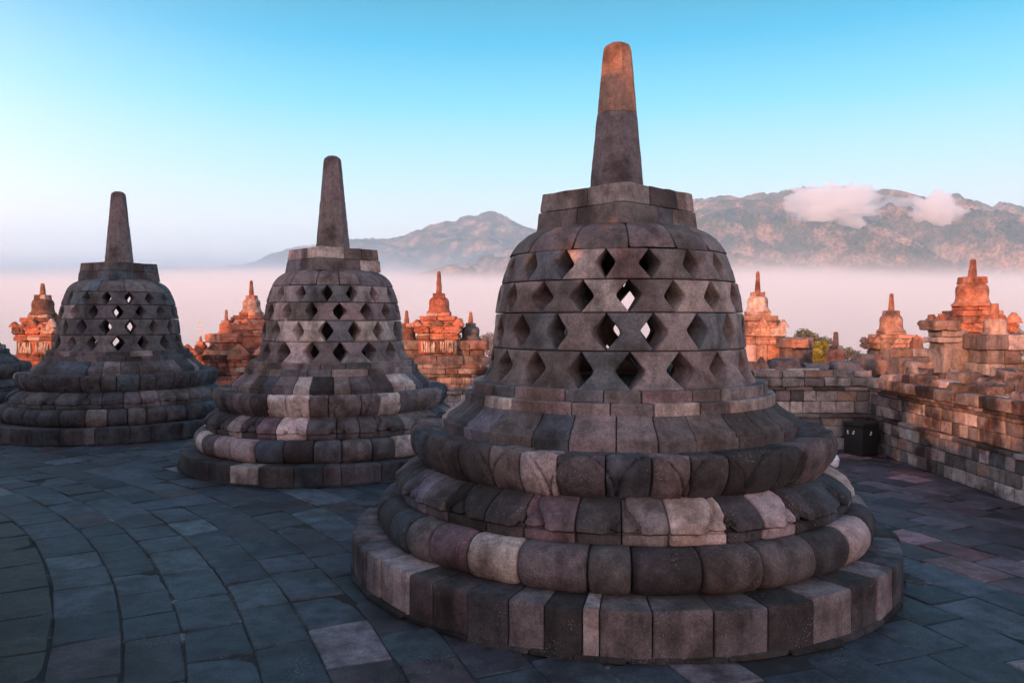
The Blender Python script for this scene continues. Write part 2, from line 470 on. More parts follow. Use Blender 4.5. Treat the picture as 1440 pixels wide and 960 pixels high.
def front_cols_main(sp, camang, rng):
    # recognisable stones of the lowest course, centred on the side that faces the camera
    # (offset from the camera-facing angle in degrees, + to the right of the picture; colour)
    seq = [(-67, (.16, .12, .12)), (-60, (.20, .15, .145)), (-51, (.26, .20, .195)), (-42, (.10, .085, .085)), (-35, (.27, .21, .20)), (-24.5, (.10, .082, .082)), (-18.5, (.12, .10, .105)), (-11.5, (.085, .08, .088)),
           (-5.0, (.17, .13, .13)), (-1.0+.0, None), (0, None)]
    seq = [(-80, (.13, .10, .10)), (-71, (.20, .15, .15)), (-62, (.13, .11, .115)), (-55, (.22, .17, .17)), (-48.5, (.34, .265, .25)), (-38, (.105, .08, .08)), (-32, (.11, .085, .085)), (-24.5, (.085, .075, .08)), (-17, (.14, .11, .11)), (-11, (.055, .045, .043)), (-5.0, (.36, .285, .27)), (-2.4, (.16, .125, .12)), (5.5, (.15, .12, .117)), (15, (.13, .105, .105)), (24, (.062, .048, .046)), (32.5, (.17, .135, .13)), (42, (.10, .08, .08)), (50, (.21, .17, .175)), (58, (.10, .09, .10)), (69, (.12, .11, .12)), (80, None)]
    a0 = camang+R(seq[0][0]); a1 = camang+R(seq[-1][0])
    s = [camang+R(d) for d, _ in seq]; c = [cc for _, cc in seq[:-1]]
    rest = splits_rand(rng, 20, .35, start=a1, a_tot=2*math.pi-(a1-a0))
    c = [tuple(x*(.72 if q[0] < .115 else (1.12 if q[0] > .19 else 1)) for x in q) if q else None for q in c]
    return s+rest[1:], c+[None]*20

S1 = make_stupa((.728, 5.45, 0), 'large latticed stone stupa in the foreground with an orange sunlit tip on its spire', 11, nh=18, ha=(-4.5, 5.5), corner=5.4, q=1.0, cols_front=front_cols_main, farshift=6.3, sunlit_tipcol=(.20, .115, .085))  # top spire stone tinted rust to deepen its sunlit orange
S2 = make_stupa((-2.10, 9.20, 0), 'latticed grey stupa second in the row, just left of the big foreground stupa', 23, kr=.935, dz=-.052, nh=16, ha=(-6, 5.25), corner=-16, q=.55, tip=3.53, palb=[(w, tuple(x*1.15 for x in c)) for w, c in PAL_BELL], hr=1.02)
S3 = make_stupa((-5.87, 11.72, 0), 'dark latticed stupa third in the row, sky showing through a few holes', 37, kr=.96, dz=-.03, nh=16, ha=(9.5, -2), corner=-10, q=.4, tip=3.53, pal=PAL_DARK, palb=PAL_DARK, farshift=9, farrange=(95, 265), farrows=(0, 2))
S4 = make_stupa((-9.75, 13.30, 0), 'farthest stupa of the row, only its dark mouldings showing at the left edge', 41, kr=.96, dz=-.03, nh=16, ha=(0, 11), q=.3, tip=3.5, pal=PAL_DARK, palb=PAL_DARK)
# unseen upper-terrace stupas, placed and shaped to throw shade on the row below
TZ = 1.6
for i, (x, y, kr, tip, sd, ha, fs, lab) in enumerate(((-3.72, -2.24, 1.15, 2.80, 51, (17.7, 28.95), 11, 'unseen stubby latticed stupa shaped to throw shade, on the upper terrace, nearest behind the camera'), (-7.54, -.26, 1.15, 3.5, 52, (0, 11), 0, 'unseen tall latticed stupa placed to throw shade, on the upper terrace, second behind the camera'), (-11.44, 1.99, 1.15, 3.5, 53, (0, 11), 0, 'unseen tall latticed stupa placed to throw shade, near the middle of the upper terrace'), (-14.04, 3.49, 1.1, 3.3, 54, (0, 11), 0, 'unseen latticed stupa placed to throw shade, at the far side of the upper terrace'))):
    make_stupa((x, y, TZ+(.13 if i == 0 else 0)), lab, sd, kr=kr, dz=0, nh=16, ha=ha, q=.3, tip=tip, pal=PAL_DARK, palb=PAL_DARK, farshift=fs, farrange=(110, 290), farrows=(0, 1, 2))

# ------------------------------------------------------------------ terrace wall + paving
CX, CY = -11.6, -.94
def circ_wall():
    rng = random.Random(5)
    root = empty('round_terrace_wall', (CX, CY, 0), 'curved stone wall of the upper round terrace just outside the left edge', 'wall')
    zs = [(0, .3, .03), (.3, .62, 0), (.62, .95, 0), (.95, 1.28, 0), (1.28, TZ, .06)]
    mb = MB()
    for z0, z1, o in zs:
        ring_blocks(mb, [(10.0+o, z0), (10.0+o, z1-.004)], 9.5, splits_rand(rng, 150, .3), rng, PAL_WALL[:3]+PAL_DARK, gap=.012, bev=.015, jr=.012, step=.16, astep=.2, rough=.006)
    mb.build('masonry', M_WALL, root)
    mb = MB(); n = 96
    vs = [(math.cos(2*math.pi*k/n)*9.9, math.sin(2*math.pi*k/n)*9.9, TZ-.01) for k in range(n)]+[(math.cos(2*math.pi*k/n)*9.9, math.sin(2*math.pi*k/n)*9.9, -.3) for k in range(n)]
    mb.add(vs, [tuple(range(n))]+[(n+k, n+(k+1) % n, (k+1) % n, k) for k in range(n)], (.10, .11, .12)); mb.build('terrace_floor', M_PAVE, root)
circ_wall()

POLY = [(4.5, -9), (4.5, 9.8), (2.6, 9.8), (2.6, 13.9), (-3.2, 13.9), (-3.2, 18.9), (-8.6, 18.9), (-8.6, 16.6), (-24, 16.6), (-24, -9)]
def inside(x, y, P=POLY):
    c = False; j = len(P)-1
    for i in range(len(P)):
        if (P[i][1] > y) != (P[j][1] > y) and x < (P[j][0]-P[i][0])*(y-P[i][1])/(P[j][1]-P[i][1])+P[i][0]: c = not c
        j = i
    return c
def paving():
    rng = random.Random(9)
    mb = MB()
    r = 10.04; ring = 0
    stp = [(.728, 5.45, 1.72), (-2.10, 9.20, 1.6), (-5.87, 11.72, 1.6), (-9.75, 13.30, 1.6)]
    while r < 27:
        w = .42 if ring == 0 else rng.uniform(.27, .35)
        if r > 15.6: w = rng.uniform(.22, .34)
        r1 = r+w
        a = -1.2+rng.uniform(0, .03)
        while a < 2.75:
            L = rng.uniform(.34, .60) if r < 15.6 else rng.uniform(.25, .6)
            da = L/(r+w/2)
            am = a+da/2; rm = r+w/2
            x, y = CX+math.cos(am)*rm, CY+math.sin(am)*rm
            if (inside(x, y) or inside(x-.3, y) or inside(x, y-.3)) and not any(math.hypot(x-sx, y-sy) < sr for sx, sy, sr in stp):
                near = math.hypot(x, y) < 7
                g = rng.uniform(.001, .0045)
                zc = rng.uniform(-.004, .004); tx = rng.uniform(-.006, .006); ty = rng.uniform(-.006, .006)
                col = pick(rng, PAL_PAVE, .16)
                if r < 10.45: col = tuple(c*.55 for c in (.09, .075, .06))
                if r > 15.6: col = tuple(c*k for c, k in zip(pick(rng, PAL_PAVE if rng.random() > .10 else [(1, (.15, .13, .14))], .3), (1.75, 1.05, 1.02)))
                pts = [(r+g, a+g/r), (r1-g, a+g/r1), (r1-g, a+da-g/r1), (r+g, a+da-g/r)]
                jit = [(rng.uniform(-.005, .005), rng.uniform(-.005, .005)) for _ in range(4)]
                cn = [(CX+math.cos(q)*p+j[0], CY+math.sin(q)*p+j[1]) for (p, q), j in zip(pts, jit)]
                mx = sum(c[0] for c in cn)/4; my = sum(c[1] for c in cn)/4
                if near:
                    n = 6; vs = []; fs = []
                    us = [0, .02, .06, .3, .5, .7, .94, .98, 1]; n = len(us)-1
                    for v_ in us:
                        for u_ in us:
                            X = lerp(lerp(cn[0][0], cn[1][0], u_), lerp(cn[3][0], cn[2][0], u_), v_)
                            Y = lerp(lerp(cn[0][1], cn[1][1], u_), lerp(cn[3][1], cn[2][1], u_), v_)
                            d = min(u_*w, (1-u_)*w, v_*L, (1-v_)*L)
                            z = zc+tx*(u_-.5)*2+ty*(v_-.5)*2+.0035*N3(X, Y, zc*90, 4)+.002*N3(X, Y, 3, 14)
                            if d < .012: z -= .009*(1-d/.012)**2
                            X += .004*N3(X, Y, 1, 9)*(1 if d < .01 else 0); Y += .004*N3(X, Y, 5, 9)*(1 if d < .01 else 0)
                            vs.append((X, Y, z))
                    W = n+1
                    for j in range(n):
                        for i in range(n): fs.append((j*W+i, j*W+i+1, (j+1)*W+i+1, (j+1)*W+i))
                    bd = [i for i in range(W)]+[j*W+n for j in range(1, W)]+[n*W+i for i in range(n-1, -1, -1)]+[j*W for j in range(n-1, 0, -1)]
                    o = len(vs)
                    for b in bd: vs.append((vs[b][0], vs[b][1], -.04))
                    for i in range(len(bd)):
                        k2 = (i+1) % len(bd); fs.append((bd[k2], bd[i], o+i, o+k2))
                    mb.add(vs, fs, col)
                else:
                    b = .008
                    vs = []
                    for (X, Y), (su, sv) in zip(cn, ((-1, -1), (1, -1), (1, 1), (-1, 1))):
                        z = zc+tx*su+ty*sv
                        dx, dy = mx-X, my-Y; l = math.hypot(dx, dy)
                        vs.append((X+dx/l*b*1.4, Y+dy/l*b*1.4, z))
                    for (X, Y), (su, sv) in zip(cn, ((-1, -1), (1, -1), (1, 1), (-1, 1))): vs.append((X, Y, zc-.006+tx*su+ty*sv))
                    for (X, Y) in cn: vs.append((X, Y, -.04))
                    fs = [(0, 1, 2, 3)]+[(i+4, (i+1) % 4+4, (i+1) % 4, i) for i in range(4)]+[(i+8, (i+1) % 4+8, (i+1) % 4+4, i+4) for i in range(4)]
                    mb.add(vs, fs, col)
            a += da
        r = r1; ring += 1
    mb.build('terrace_paving', M_PAVE, None, sharp=30, kind='structure')
    # bed under the slabs, with pale sand in the joints
    m = MB(); ii = list(range(len(POLY)))
    m.add([(x, y, -.0075) for x, y in POLY], [tuple(ii)], (.1, .1, .1)); m.build('paving_bed', M_JOINT, None, kind='structure')
def joint_mat():
    m, nt, out = new_mat('joint_sand')
    tc = nt.nodes.new('ShaderNodeTexCoord').outputs['Object']
    n = nd(nt, 'ShaderNodeTexNoise', Scale=1.6, Detail=12, Roughness=.82); nt.links.new(tc, n.inputs['Vector'])
    c = ramp(nt, n.outputs['Fac'], [(0.50, (.018, .016, .015)), (0.58, (.06, .055, .05)), (0.65, (.40, .385, .37))])
    b = nt.nodes.new('ShaderNodeBsdfPrincipled'); nt.links.new(c, b.inputs['Base Color']); b.inputs['Roughness'].default_value = .95
    nt.links.new(b.outputs[0], out.inputs['Surface']); return m
M_JOINT = joint_mat()
paving()
# monument body below the terrace, so that the walls do not float
mb = MB(); mb.add([(x, y, -.016) for x, y in [(-24, -9), (12, -9), (12, 24), (-24, 24)]]+[(x*1.6, y*1.6, -33) for x, y in [(-24, -9), (12, -9), (12, 24), (-24, 24)]], [(0, 1, 2, 3), (4, 5, 1, 0), (5, 6, 2, 1), (6, 7, 3, 2), (7, 4, 0, 3)], (.1, .09, .08))
mb.build('temple_mound', M_WALL, None, kind='structure')

# ------------------------------------------------------------------ walls
def antefix(mb, c, ax, w, z0, h, col, seed=0, d=.10):
    """pointed leaf-shaped carved stone standing on the coping, facing -normal"""
    ay = (-ax[1], ax[0])
    n = 14; m = 12; vs = []; fs = []
    for side in (-1, 1):
        for j in range(m+1):
            v = j/m
            hw = w/2*(1-v**1.5)*(1+.16*abs(math.sin(v*9+seed)))+.012
            for i in range(n+1):
                u = i/n*2-1
                x = u*hw
                dd = d/2*(1-.35*v)*math.sqrt(max(.02, 1-abs(u)**4))
                dd += .014*N3(x*1.0+seed, v, seed, 16)+.02*abs(N3(x+seed, v*h, side, 22)) if side < 0 else 0
                X = c[0]+ax[0]*x+ay[0]*dd*side; Y = c[1]+ax[1]*x+ay[1]*dd*side
                vs.append((X, Y, z0+v*h))
    W = n+1; o = (m+1)*W
    for j in range(m):
        for i in range(n):
            a = j*W+i
            fs.append((a, a+1, a+W+1, a+W)); fs.append((o+a+W, o+a+W+1, o+a+1, o+a))
        fs.append((j*W, (j+1)*W, o+(j+1)*W, o+j*W)); fs.append(((j+1)*W+n, j*W+n, o+j*W+n, o+(j+1)*W+n))
    fs.append(tuple(m*W+i for i in range(W))+tuple(o+m*W+i for i in range(n, -1, -1)))
    mb.add(vs, fs, col)

def run_wall(name, label, p0, p1, courses, th, rng, pal=PAL_WALL, blen=(.13, .27), coping=True, rough_n=2, topstones=(), antes=(), group=None, palcop=None):
    """masonry face running from p0 to p1 (face on the left-hand side of the direction), th = thickness away from the face"""
    L = math.dist(p0, p1); ax = ((p1[0]-p0[0])/L, (p1[1]-p0[1])/L); nx = (-ax[1], ax[0])   # nx points out of the face
    root = empty(name, (0, 0, 0), label, 'wall', group)
    mains = MB(); corn = MB()
    for ci, (z0, z1, out, kind) in enumerate(courses):
        s = rng.uniform(-.1, 0)
        s = 0.0
        while s < L-.02:
            l = rng.uniform(*blen)*(1.5 if kind == 'c' else 1)
            e = min(s+l, L)
            if L-e < .08: e = L
            d = .16
            o = out+rng.uniform(-.007, .007)
            mx = (s+e)/2
            cx = p0[0]+ax[0]*mx+nx[0]*(o-d/2); cy = p0[1]+ax[1]*mx+nx[1]*(o-d/2)
            b = mains if kind == 'm' else corn
            near = rough_n
            rough_box(b, (cx, cy), ax, nx, (e-s)/2-.003, d/2, z0+.0015+rng.uniform(0, .003), z1-.0015, (lambda c: c if kind == 'm' else tuple(x*.62 for x in c))(pick(rng, pal, .16)), n=near, bev=.009 if kind == 'm' else .012, rough=.010 if kind == 'm' else .016, seed=rng.uniform(0, 30))
            s = e
    # filling behind the face
    zt = courses[-1][1]
    q = [(p0[0]-nx[0]*(.05), p0[1]-nx[1]*.05), (p1[0]-nx[0]*.05, p1[1]-nx[1]*.05), (p1[0]-nx[0]*th, p1[1]-nx[1]*th), (p0[0]-nx[0]*th, p0[1]-nx[1]*th)]
    mains.add([(x, y, -.3) for x, y in q]+[(x, y, zt-.02) for x, y in q], [(0, 3, 2, 1), (4, 5, 6, 7)]+[(i, (i+1) % 4, (i+1) % 4+4, i+4) for i in range(4)], (.07, .055, .05))
    # paving of the wall top
    s = 0
    while s < L-.02 and coping:
        e = min(L, s+rng.uniform(.3, .6)); t = .10
        while t < th-.05:
            t2 = min(th, t+rng.uniform(.3, .5))
            mx = (s+e)/2; my = (t+t2)/2
            rough_box(corn, (p0[0]+ax[0]*mx-nx[0]*my, p0[1]+ax[1]*mx-nx[1]*my), ax, nx, (e-s)/2-.004, (t2-t)/2-.004, zt-.06, zt+rng.uniform(-.015, .02), pick(rng, palcop or pal, .15), n=1, bev=.012, rough=.012, seed=rng.uniform(0, 30))
            t = t2
        s = e
    mains.build('masonry', M_WALL, root); corn.build('cornice', M_WALL, root)
    for (s, back, w, d, h, zz, c) in topstones:
        b = MB(); a = rng.uniform(-.12, .12); a2 = (ax[0]*math.cos(a)-ax[1]*math.sin(a), ax[1]*math.cos(a)+ax[0]*math.sin(a)); n2 = (-a2[1], a2[0])
        rough_box(b, (p0[0]+ax[0]*s-nx[0]*back, p0[1]+ax[1]*s-nx[1]*back), a2, n2, w/2, d/2, zt+zz-.015, zt+zz+h, c or pick(rng, pal), n=5, bev=.016, rough=.022, taper=(rng.uniform(.8, 1), rng.uniform(.8, 1)), seed=rng.uniform(0, 30))
        b.build('coping_stone', M_WALL, root, sharp=50)
    for (s, back, w, h, c) in antes:
        b = MB(); antefix(b, (p0[0]+ax[0]*s-nx[0]*back, p0[1]+ax[1]*s-nx[1]*back), ax, w, zt-.01, h, c or pick(rng, pal), seed=rng.uniform(0, 9))
        b.build('antefix', M_CARVED, root, sharp=60)
    return root

rng = random.Random(77)
CR = [(0, .135, .050, 'm'), (.135, .265, .045, 'm'), (.265, .40, .040, 'm'), (.40, .445, .065, 'c'), (.445, .575, .0, 'm'), (.575, .70, .0, 'm'), (.70, .745, .020, 'c'), (.745, .785, .045, 'c'), (.785, .905, .075, 'c')]
# right wall: from the camera side up to the corner; the face looks to -x
GREYS = (.16, .13, .125)
ts = []
r2 = random.Random(4)
s = .3
while s < 13.6:
    w = r2.uniform(.12, .30)
    if r2.random() < .85: ts.append((s, r2.uniform(.06, .16), w, r2.uniform(.16, .28), r2.choice((.045, .06, .075, .10)), 0, pick(r2, PAL_GREY if r2.random() < .65 else PAL_WALL)))
    if r2.random() < .8: ts.append((s+r2.uniform(-.1, .1), r2.uniform(.34, .5), w*1.1, r2.uniform(.16, .3), r2.uniform(.05, .15), 0, pick(r2, PAL_GREY if r2.random() < .6 else PAL_WALL)))
    if r2.random() < .8: ts.append((s+r2.uniform(-.1, .1), r2.uniform(.7, 1.2), w*1.3, r2.uniform(.2, .36), r2.uniform(.07, .22), 0, pick(r2, PAL_GREY if r2.random() < .6 else PAL_WALL)))
    s += w*r2.uniform(1.02, 1.3)
at = [(11.2, .25, .30, .21, (.17, .11, .09)), (12.6, .35, .26, .2, (.2, .16, .15)), (9.4, .3, .28, .2, (.2, .13, .1)), (13.35, .3, .24, .22, (.24, .2, .18))]
run_wall('stone_wall', 'long low block wall along the right side with loose stones on top', (4.5, -4), (4.5, 9.8), CR, 1.5, rng, topstones=ts, antes=at, rough_n=3)
# corner back wall
CB = [(0, .15, .06, 'm'), (.15, .30, .055, 'm'), (.30, .40, .05, 'm'), (.40, .45, .09, 'c'), (.45, .60, .0, 'm'), (.60, .74, .0, 'm'), (.74, .79, .03, 'c'), (.79, .90, .06, 'c'), (.90, .99, .03, 'c')]
ts2 = [(.2, .25, .34, .3, .09, 0, (.2, .15, .14)), (.6, .3, .3, .3, .07, 0, (.14, .12, .12)), (1.0, .25, .36, .3, .12, 0, (.17, .11, .1)), (1.45, .2, .2, .25, .09, 0, (.27, .15, .12)), (.85, .6, .3, .3, .12, 0, (.15, .12, .12)), (1.7, .3, .25, .3, .1, 0, (.3, .17, .12))]
run_wall('stone_wall', 'short stone wall directly behind the black bin at the corner', (4.5, 9.8), (2.6, 9.8), CB, 1.6, rng, topstones=ts2, antes=[(1.32, .16, .17, .17, (.33, .19, .14)), (1.62, .16, .20, .26, (.36, .24, .19))], rough_n=3)
CM = [(0, .16, .05, 'm'), (.16, .30, .04, 'm'), (.30, .36, .07, 'c'), (.36, .48, .0, 'm'), (.48, .60, .0, 'm'), (.60, .66, .03, 'c'), (.66, .76, .07, 'c'), (.76, .83, .04, 'c')]
run_wall('stone_wall', 'partly lit stone wall in the gap between the foreground stupa and the second', (2.6, 13.9), (-3.2, 13.9), CM, 1.5, rng, pal=PAL_WALL, rough_n=2,
         topstones=[(2.6+.35, .2, .6, .3, .12, 0, (.13, .10, .10)), (2.6+1.1, .2, .5, .3, .15, 0, (.11, .09, .09)), (2.6+.75, .22, .3, .25, .14, 0, (.15, .12, .11)), (2.6+1.55, .22, .42, .3, .16, 0, (.16, .11, .10))],
         antes=[(2.6+1.98, .12, .26, .20, (.42, .27, .21)), (2.6+2.35, .12, .24, .20, (.34, .2, .15)), (1.5, .2, .3, .2, None)])
ANL = [(.35+.62*i, .10, .46, .27, None) for i in range(9)]
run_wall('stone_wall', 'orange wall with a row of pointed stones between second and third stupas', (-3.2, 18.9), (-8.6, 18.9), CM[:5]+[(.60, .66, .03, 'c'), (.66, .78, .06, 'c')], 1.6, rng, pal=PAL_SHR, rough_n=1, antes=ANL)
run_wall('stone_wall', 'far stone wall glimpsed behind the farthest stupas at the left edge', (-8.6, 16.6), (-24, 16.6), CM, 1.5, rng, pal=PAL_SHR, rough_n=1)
# return walls
for (a, b) in (((2.6, 10.1), (2.6, 13.9)), ((-3.2, 14.2), (-3.2, 18.9))):
    run_wall('stone_wall', 'side return of the stepped plateau wall hidden behind the ' + ('large foreground stupa' if a[0] > 0 else 'second stupa'), a, b, CM, 1.2, rng, rough_n=1)
run_wall('stone_wall', 'side return of the far left plateau wall beside the farthest shrine', (-8.6, 18.9), (-8.6, 16.9), CM, .8, rng, rough_n=1)
# outer parapet carrying the two far shrines on the right
run_wall('stone_wall', 'lower outer parapet behind the corner, carrying the pale shrine and the round-roofed shrine', (16, 15.6), (3.6, 15.6), [(-.6, -.2, .05, 'm'), (-.2, .1, .0, 'm'), (.1, .34, .0, 'm'), (.34, .46, .05, 'c')], 2.6, rng, pal=PAL_WALL, rough_n=1, blen=(.4, .7))
run_wall('stone_wall', 'stone footing under the tall shrine on the right', (12, 10.6), (5.98, 10.6), [(-.6, .2, .0, 'm'), (.2, .62, .0, 'm'), (.62, .78, .05, 'c')], 2.2, rng, pal=PAL_GREY, rough_n=1, blen=(.4, .7))

# ------------------------------------------------------------------ shrines on the balustrade
def carve(amp, f):
    def d(p, X, Y, Z):
        return amp*(abs(N3(X, Y, Z, f))*2-.4) if max(abs(p[0]), abs(p[1])) > .97 else 0
    return d
def course(mb, h, z0, z1, rng, pal, h2=None, hy=None, n=2, bev=.014, rough=.012, disp=None, nb=3, seg=None):
    """square course of stones; h half width in x, hy half depth"""
    hy = hy or h
    k = (h2/h) if h2 else 1
    cuts = [-h]+[h*(-1+2*(i+1)/nb)+rng.uniform(-.06, .06)*h for i in range(nb-1)]+[h]
    for i in range(nb):
        for (ya, yb) in ((-hy, rng.uniform(-.1, .1)*hy), (None, hy)):
            if ya is None: ya = prev
            prev = yb
            base = len(mb.v)
            rough_box(mb, ((cuts[i]+cuts[i+1])/2, (ya+yb)/2), (1, 0), (0, 1), (cuts[i+1]-cuts[i])/2-.002, (yb-ya)/2-.002, z0+.001, z1-.001, pick(rng, pal, .14), n=n, bev=bev, rough=rough, seed=rng.uniform(0, 30), disp=disp)
            if k != 1:
                for t in range(base, len(mb.v)):
                    X, Y, Z = mb.v[t]; q = lerp(1, k, clamp((Z-z0)/(z1-z0))); mb.v[t] = (X*q, Y*q, Z)
def lathe(mb, prof, col, n=28, rough=.006, seed=0, cols=None):
    vs = []; fs = []
    for j, (r, z) in enumerate(prof):
        for k in range(n):
            a = 2*math.pi*k/n; X, Y = math.cos(a), math.sin(a)
            rr = r*(1+rough/max(r, .05)*N3(X*r+seed, Y*r, z, 12)+rough*.6/max(r, .05)*N3(X*r+seed, Y*r, z, 30))
            vs.append((X*rr, Y*rr, z))
    for j in range(len(prof)-1):
        for k in range(n): fs.append((j*n+k, j*n+(k+1) % n, (j+1)*n+(k+1) % n, (j+1)*n+k))
    fs.append(tuple(range((len(prof)-1)*n, len(prof)*n))); fs.append(tuple(reversed(range(n))))
    mb.add(vs, fs, col)
def topstupa(root, z, rng, pal, s=1.0, spire=.36, lean=0.0, bell=None, spr=(.065, .038), sq=.13):
    b = bell or [(.262, 0), (.270, .03), (.240, .045), (.228, .07), (.216, .11), (.214, .17), (.218, .235), (.208, .285), (.178, .325), (.13, .345)]
    m = MB(); lathe(m, [(r*s, z+zz*s) for r, zz in chaikin(b, 1)], pick(rng, pal), seed=rng.uniform(0, 9)); m.build('bell', M_CARVED, root, sharp=45)
    zt = z+b[-1][1]*s
    m = MB(); course(m, sq*s, zt-.02, zt+.085*s, rng, pal, h2=sq*s*.94, nb=2, bev=.008, rough=.006); m.build('square_block', M_CARVED, root)
    m = MB(); z0 = zt+.08*s
    pf = [(spr[0]*s, z0), (lerp(spr[0], spr[1], .5)*s, z0+spire*.5), (spr[1]*s, z0+spire*.93), (spr[1]*.75*s, z0+spire*.985), (spr[1]*.3*s, z0+spire)]
    lathe(m, subdiv(pf, .05), pick(rng, [(1, (.34, .16, .10)), (1, (.28, .13, .09))] if pal is not PAL_GREY else PAL_GREY), n=8, rough=.006)
    for i, (X, Y, Z) in enumerate(m.v): m.v[i] = (X+lean*(Z-z0), Y, Z)
    m.build('spire', M_CARVED, root, sharp=25)
    return z0+spire
def shrine(pos, label, seed, body=.55, tier=.42, ztop=None, zstup=None, pal=PAL_SHR, zb0=0.0, panel=True, hy=.45, s=1.0, friezeK=1.18, spire=.36, sq=.13, lean=0, drum=False, group='stupa-topped shrines along the plateau wall', roofed=False):
    rng = random.Random(seed)
    root = empty('balustrade_shrine', pos, label, 'shrine', group)
    hb = hy
    z = zb0
    H = zstup-z     # from base to underside of the bell
    f = H/.75
    m = MB()
    course(m, body*1.12, z, z+.09*f, rng, pal, hy=hb*1.12); course(m, body*1.06, z+.09*f, z+.15*f, rng, pal, h2=body*1.0, hy=hb*1.06, bev=.02)
    m.build('base_moulding', M_CARVED, root)
    m = MB(); course(m, body*.94, z+.15*f, z+.36*f, rng, pal, hy=hb*.94, nb=3); m.build('body', M_CARVED, root)
    if panel:
        for sx in (-.46, .46):
            m = MB()
            w = body*.34
            plain = pick(rng, [(1, (.50, .38, .32))])
            for q in range(6):
                xx = sx*body-w+w*2*(q+.5)/6
                rough_box(m, (xx, -hb*.94-.004), (1, 0), (0, 1), w/6*.62, .02, z+.18*f, z+.33*f, plain, n=4, bev=.01, rough=.028, seed=rng.uniform(0, 9))
            m.build('carved_panel', M_CARVED, root, sharp=60)
    m = MB(); course(m, body*1.04, z+.36*f, z+.42*f, rng, pal, hy=hb*1.04, bev=.02); course(m, body*.98, z+.42*f, z+.455*f, rng, pal, hy=hb*.98)
    m.build('cornice', M_CARVED, root)
    m = MB(); course(m, body*friezeK, z+.455*f, z+.57*f, rng, pal, hy=hb*friezeK, n=9, bev=.03, rough=.02, disp=carve(.038, 17), nb=3)
    m.build('carved_frieze', M_CARVED, root, sharp=60)
    ex, ey = body*friezeK, hb*friezeK
    for (sx, sy, axx, wd, hh) in [(-.90, -.86, (1, 0), .20, .12), (.90, -.86, (1, 0), .20, .12), (0, -.90, (1, 0), .22, .115), (-.46, -.92, (1, 0), .16, .07), (.46, -.92, (1, 0), .16, .07), (-.92, 0, (0, -1), .2, .11), (.92, 0, (0, 1), .2, .11), (-.92, .8, (0, -1), .18, .11)]:
        m = MB(); antefix(m, (sx*ex, sy*ey), axx, wd, z+.56*f, hh*f*rng.uniform(.6, 1.1), pick(rng, pal), seed=rng.random()*9, d=.13); m.build('antefix', M_CARVED, root, sharp=60)
    m = MB(); course(m, tier*1.05, z+.57*f, z+.635*f, rng, pal, h2=tier*.98, nb=2); course(m, tier*1.08, z+.635*f, z+.70*f, rng, pal, nb=2, bev=.02); course(m, tier*.72, z+.70*f, z+.752*f, rng, pal, nb=2)
    m.build('roof_tier', M_CARVED, root)
    bell = None
    topstupa(root, z+.745*f, rng, pal, s=s, spire=spire, sq=sq, lean=lean)
    return root
def at(px, y): return (px-720)/FPX*y
def zof(py, y): return EYE-(py-HY)/FPX*y

def put_shrine(px, y, py_tip, py_bell0, py_base, label, seed, **kw):
    """bell underside at py_bell0, tip of spire at py_tip, base at py_base"""
    zb = zof(py_base, y); z1 = zof(py_bell0, y); zt = zof(py_tip, y)
    s = kw.get('s', 1.0)
    spire = zt-z1-(.345+.08)*s
    return shrine((at(px, y), y, zb), label, seed, zstup=z1-zb, spire=spire, **kw)
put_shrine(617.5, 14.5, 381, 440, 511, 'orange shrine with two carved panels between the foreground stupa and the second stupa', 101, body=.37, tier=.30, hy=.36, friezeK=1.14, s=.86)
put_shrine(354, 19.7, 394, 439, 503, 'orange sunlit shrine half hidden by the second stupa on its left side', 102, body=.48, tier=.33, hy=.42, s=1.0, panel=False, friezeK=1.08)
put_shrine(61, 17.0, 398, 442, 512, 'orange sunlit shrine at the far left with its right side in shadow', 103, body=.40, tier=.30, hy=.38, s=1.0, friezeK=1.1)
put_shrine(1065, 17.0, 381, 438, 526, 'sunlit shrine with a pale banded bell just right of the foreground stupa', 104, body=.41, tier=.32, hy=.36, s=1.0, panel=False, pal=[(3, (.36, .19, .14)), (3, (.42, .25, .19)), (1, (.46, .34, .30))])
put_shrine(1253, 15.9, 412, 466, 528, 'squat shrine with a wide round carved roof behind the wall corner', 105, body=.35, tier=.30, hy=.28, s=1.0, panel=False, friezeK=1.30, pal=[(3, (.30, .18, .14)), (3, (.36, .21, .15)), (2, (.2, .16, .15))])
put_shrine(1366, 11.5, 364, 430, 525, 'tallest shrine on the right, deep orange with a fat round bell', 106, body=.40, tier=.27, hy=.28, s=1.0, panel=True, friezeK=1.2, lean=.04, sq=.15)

def small_stupa(px, y, py_tip, py_bell0, py_base, half, label, seed, pal=PAL_SHR, s=.55, ped=None, carved=True, spr=(.065, .038), group='small stupas along the plateau wall'):
    rng = random.Random(seed)
    zb = zof(py_base, y); z1 = zof(py_bell0, y)-zb; zt = zof(py_tip, y)-zb
    root = empty('small_stupa', (at(px, y), y, zb), label, 'stupa', group)
    if z1 > .03:
        m = MB(); course(m, half, 0, z1*.28, rng, ped or pal, nb=2); course(m, half*.86, z1*.28, z1*.62, rng, ped or pal, nb=2); m.build('pedestal', M_CARVED, root)
        m = MB(); course(m, half*1.06, z1*.62, z1, rng, ped or pal, nb=2, n=7, disp=carve(.03, 18) if carved else None); m.build('capital', M_CARVED, root, sharp=60)
    topstupa(root, z1-.005, rng, pal, s=s, spire=zt-z1-(.425)*s, spr=spr)
    return root
small_stupa(572, 14.8, 436, 478, 512, .34, 'small stupa at the left of the two-panel shrine, half behind the second stupa', 201, s=.75, ped=PAL_GREY, carved=False)
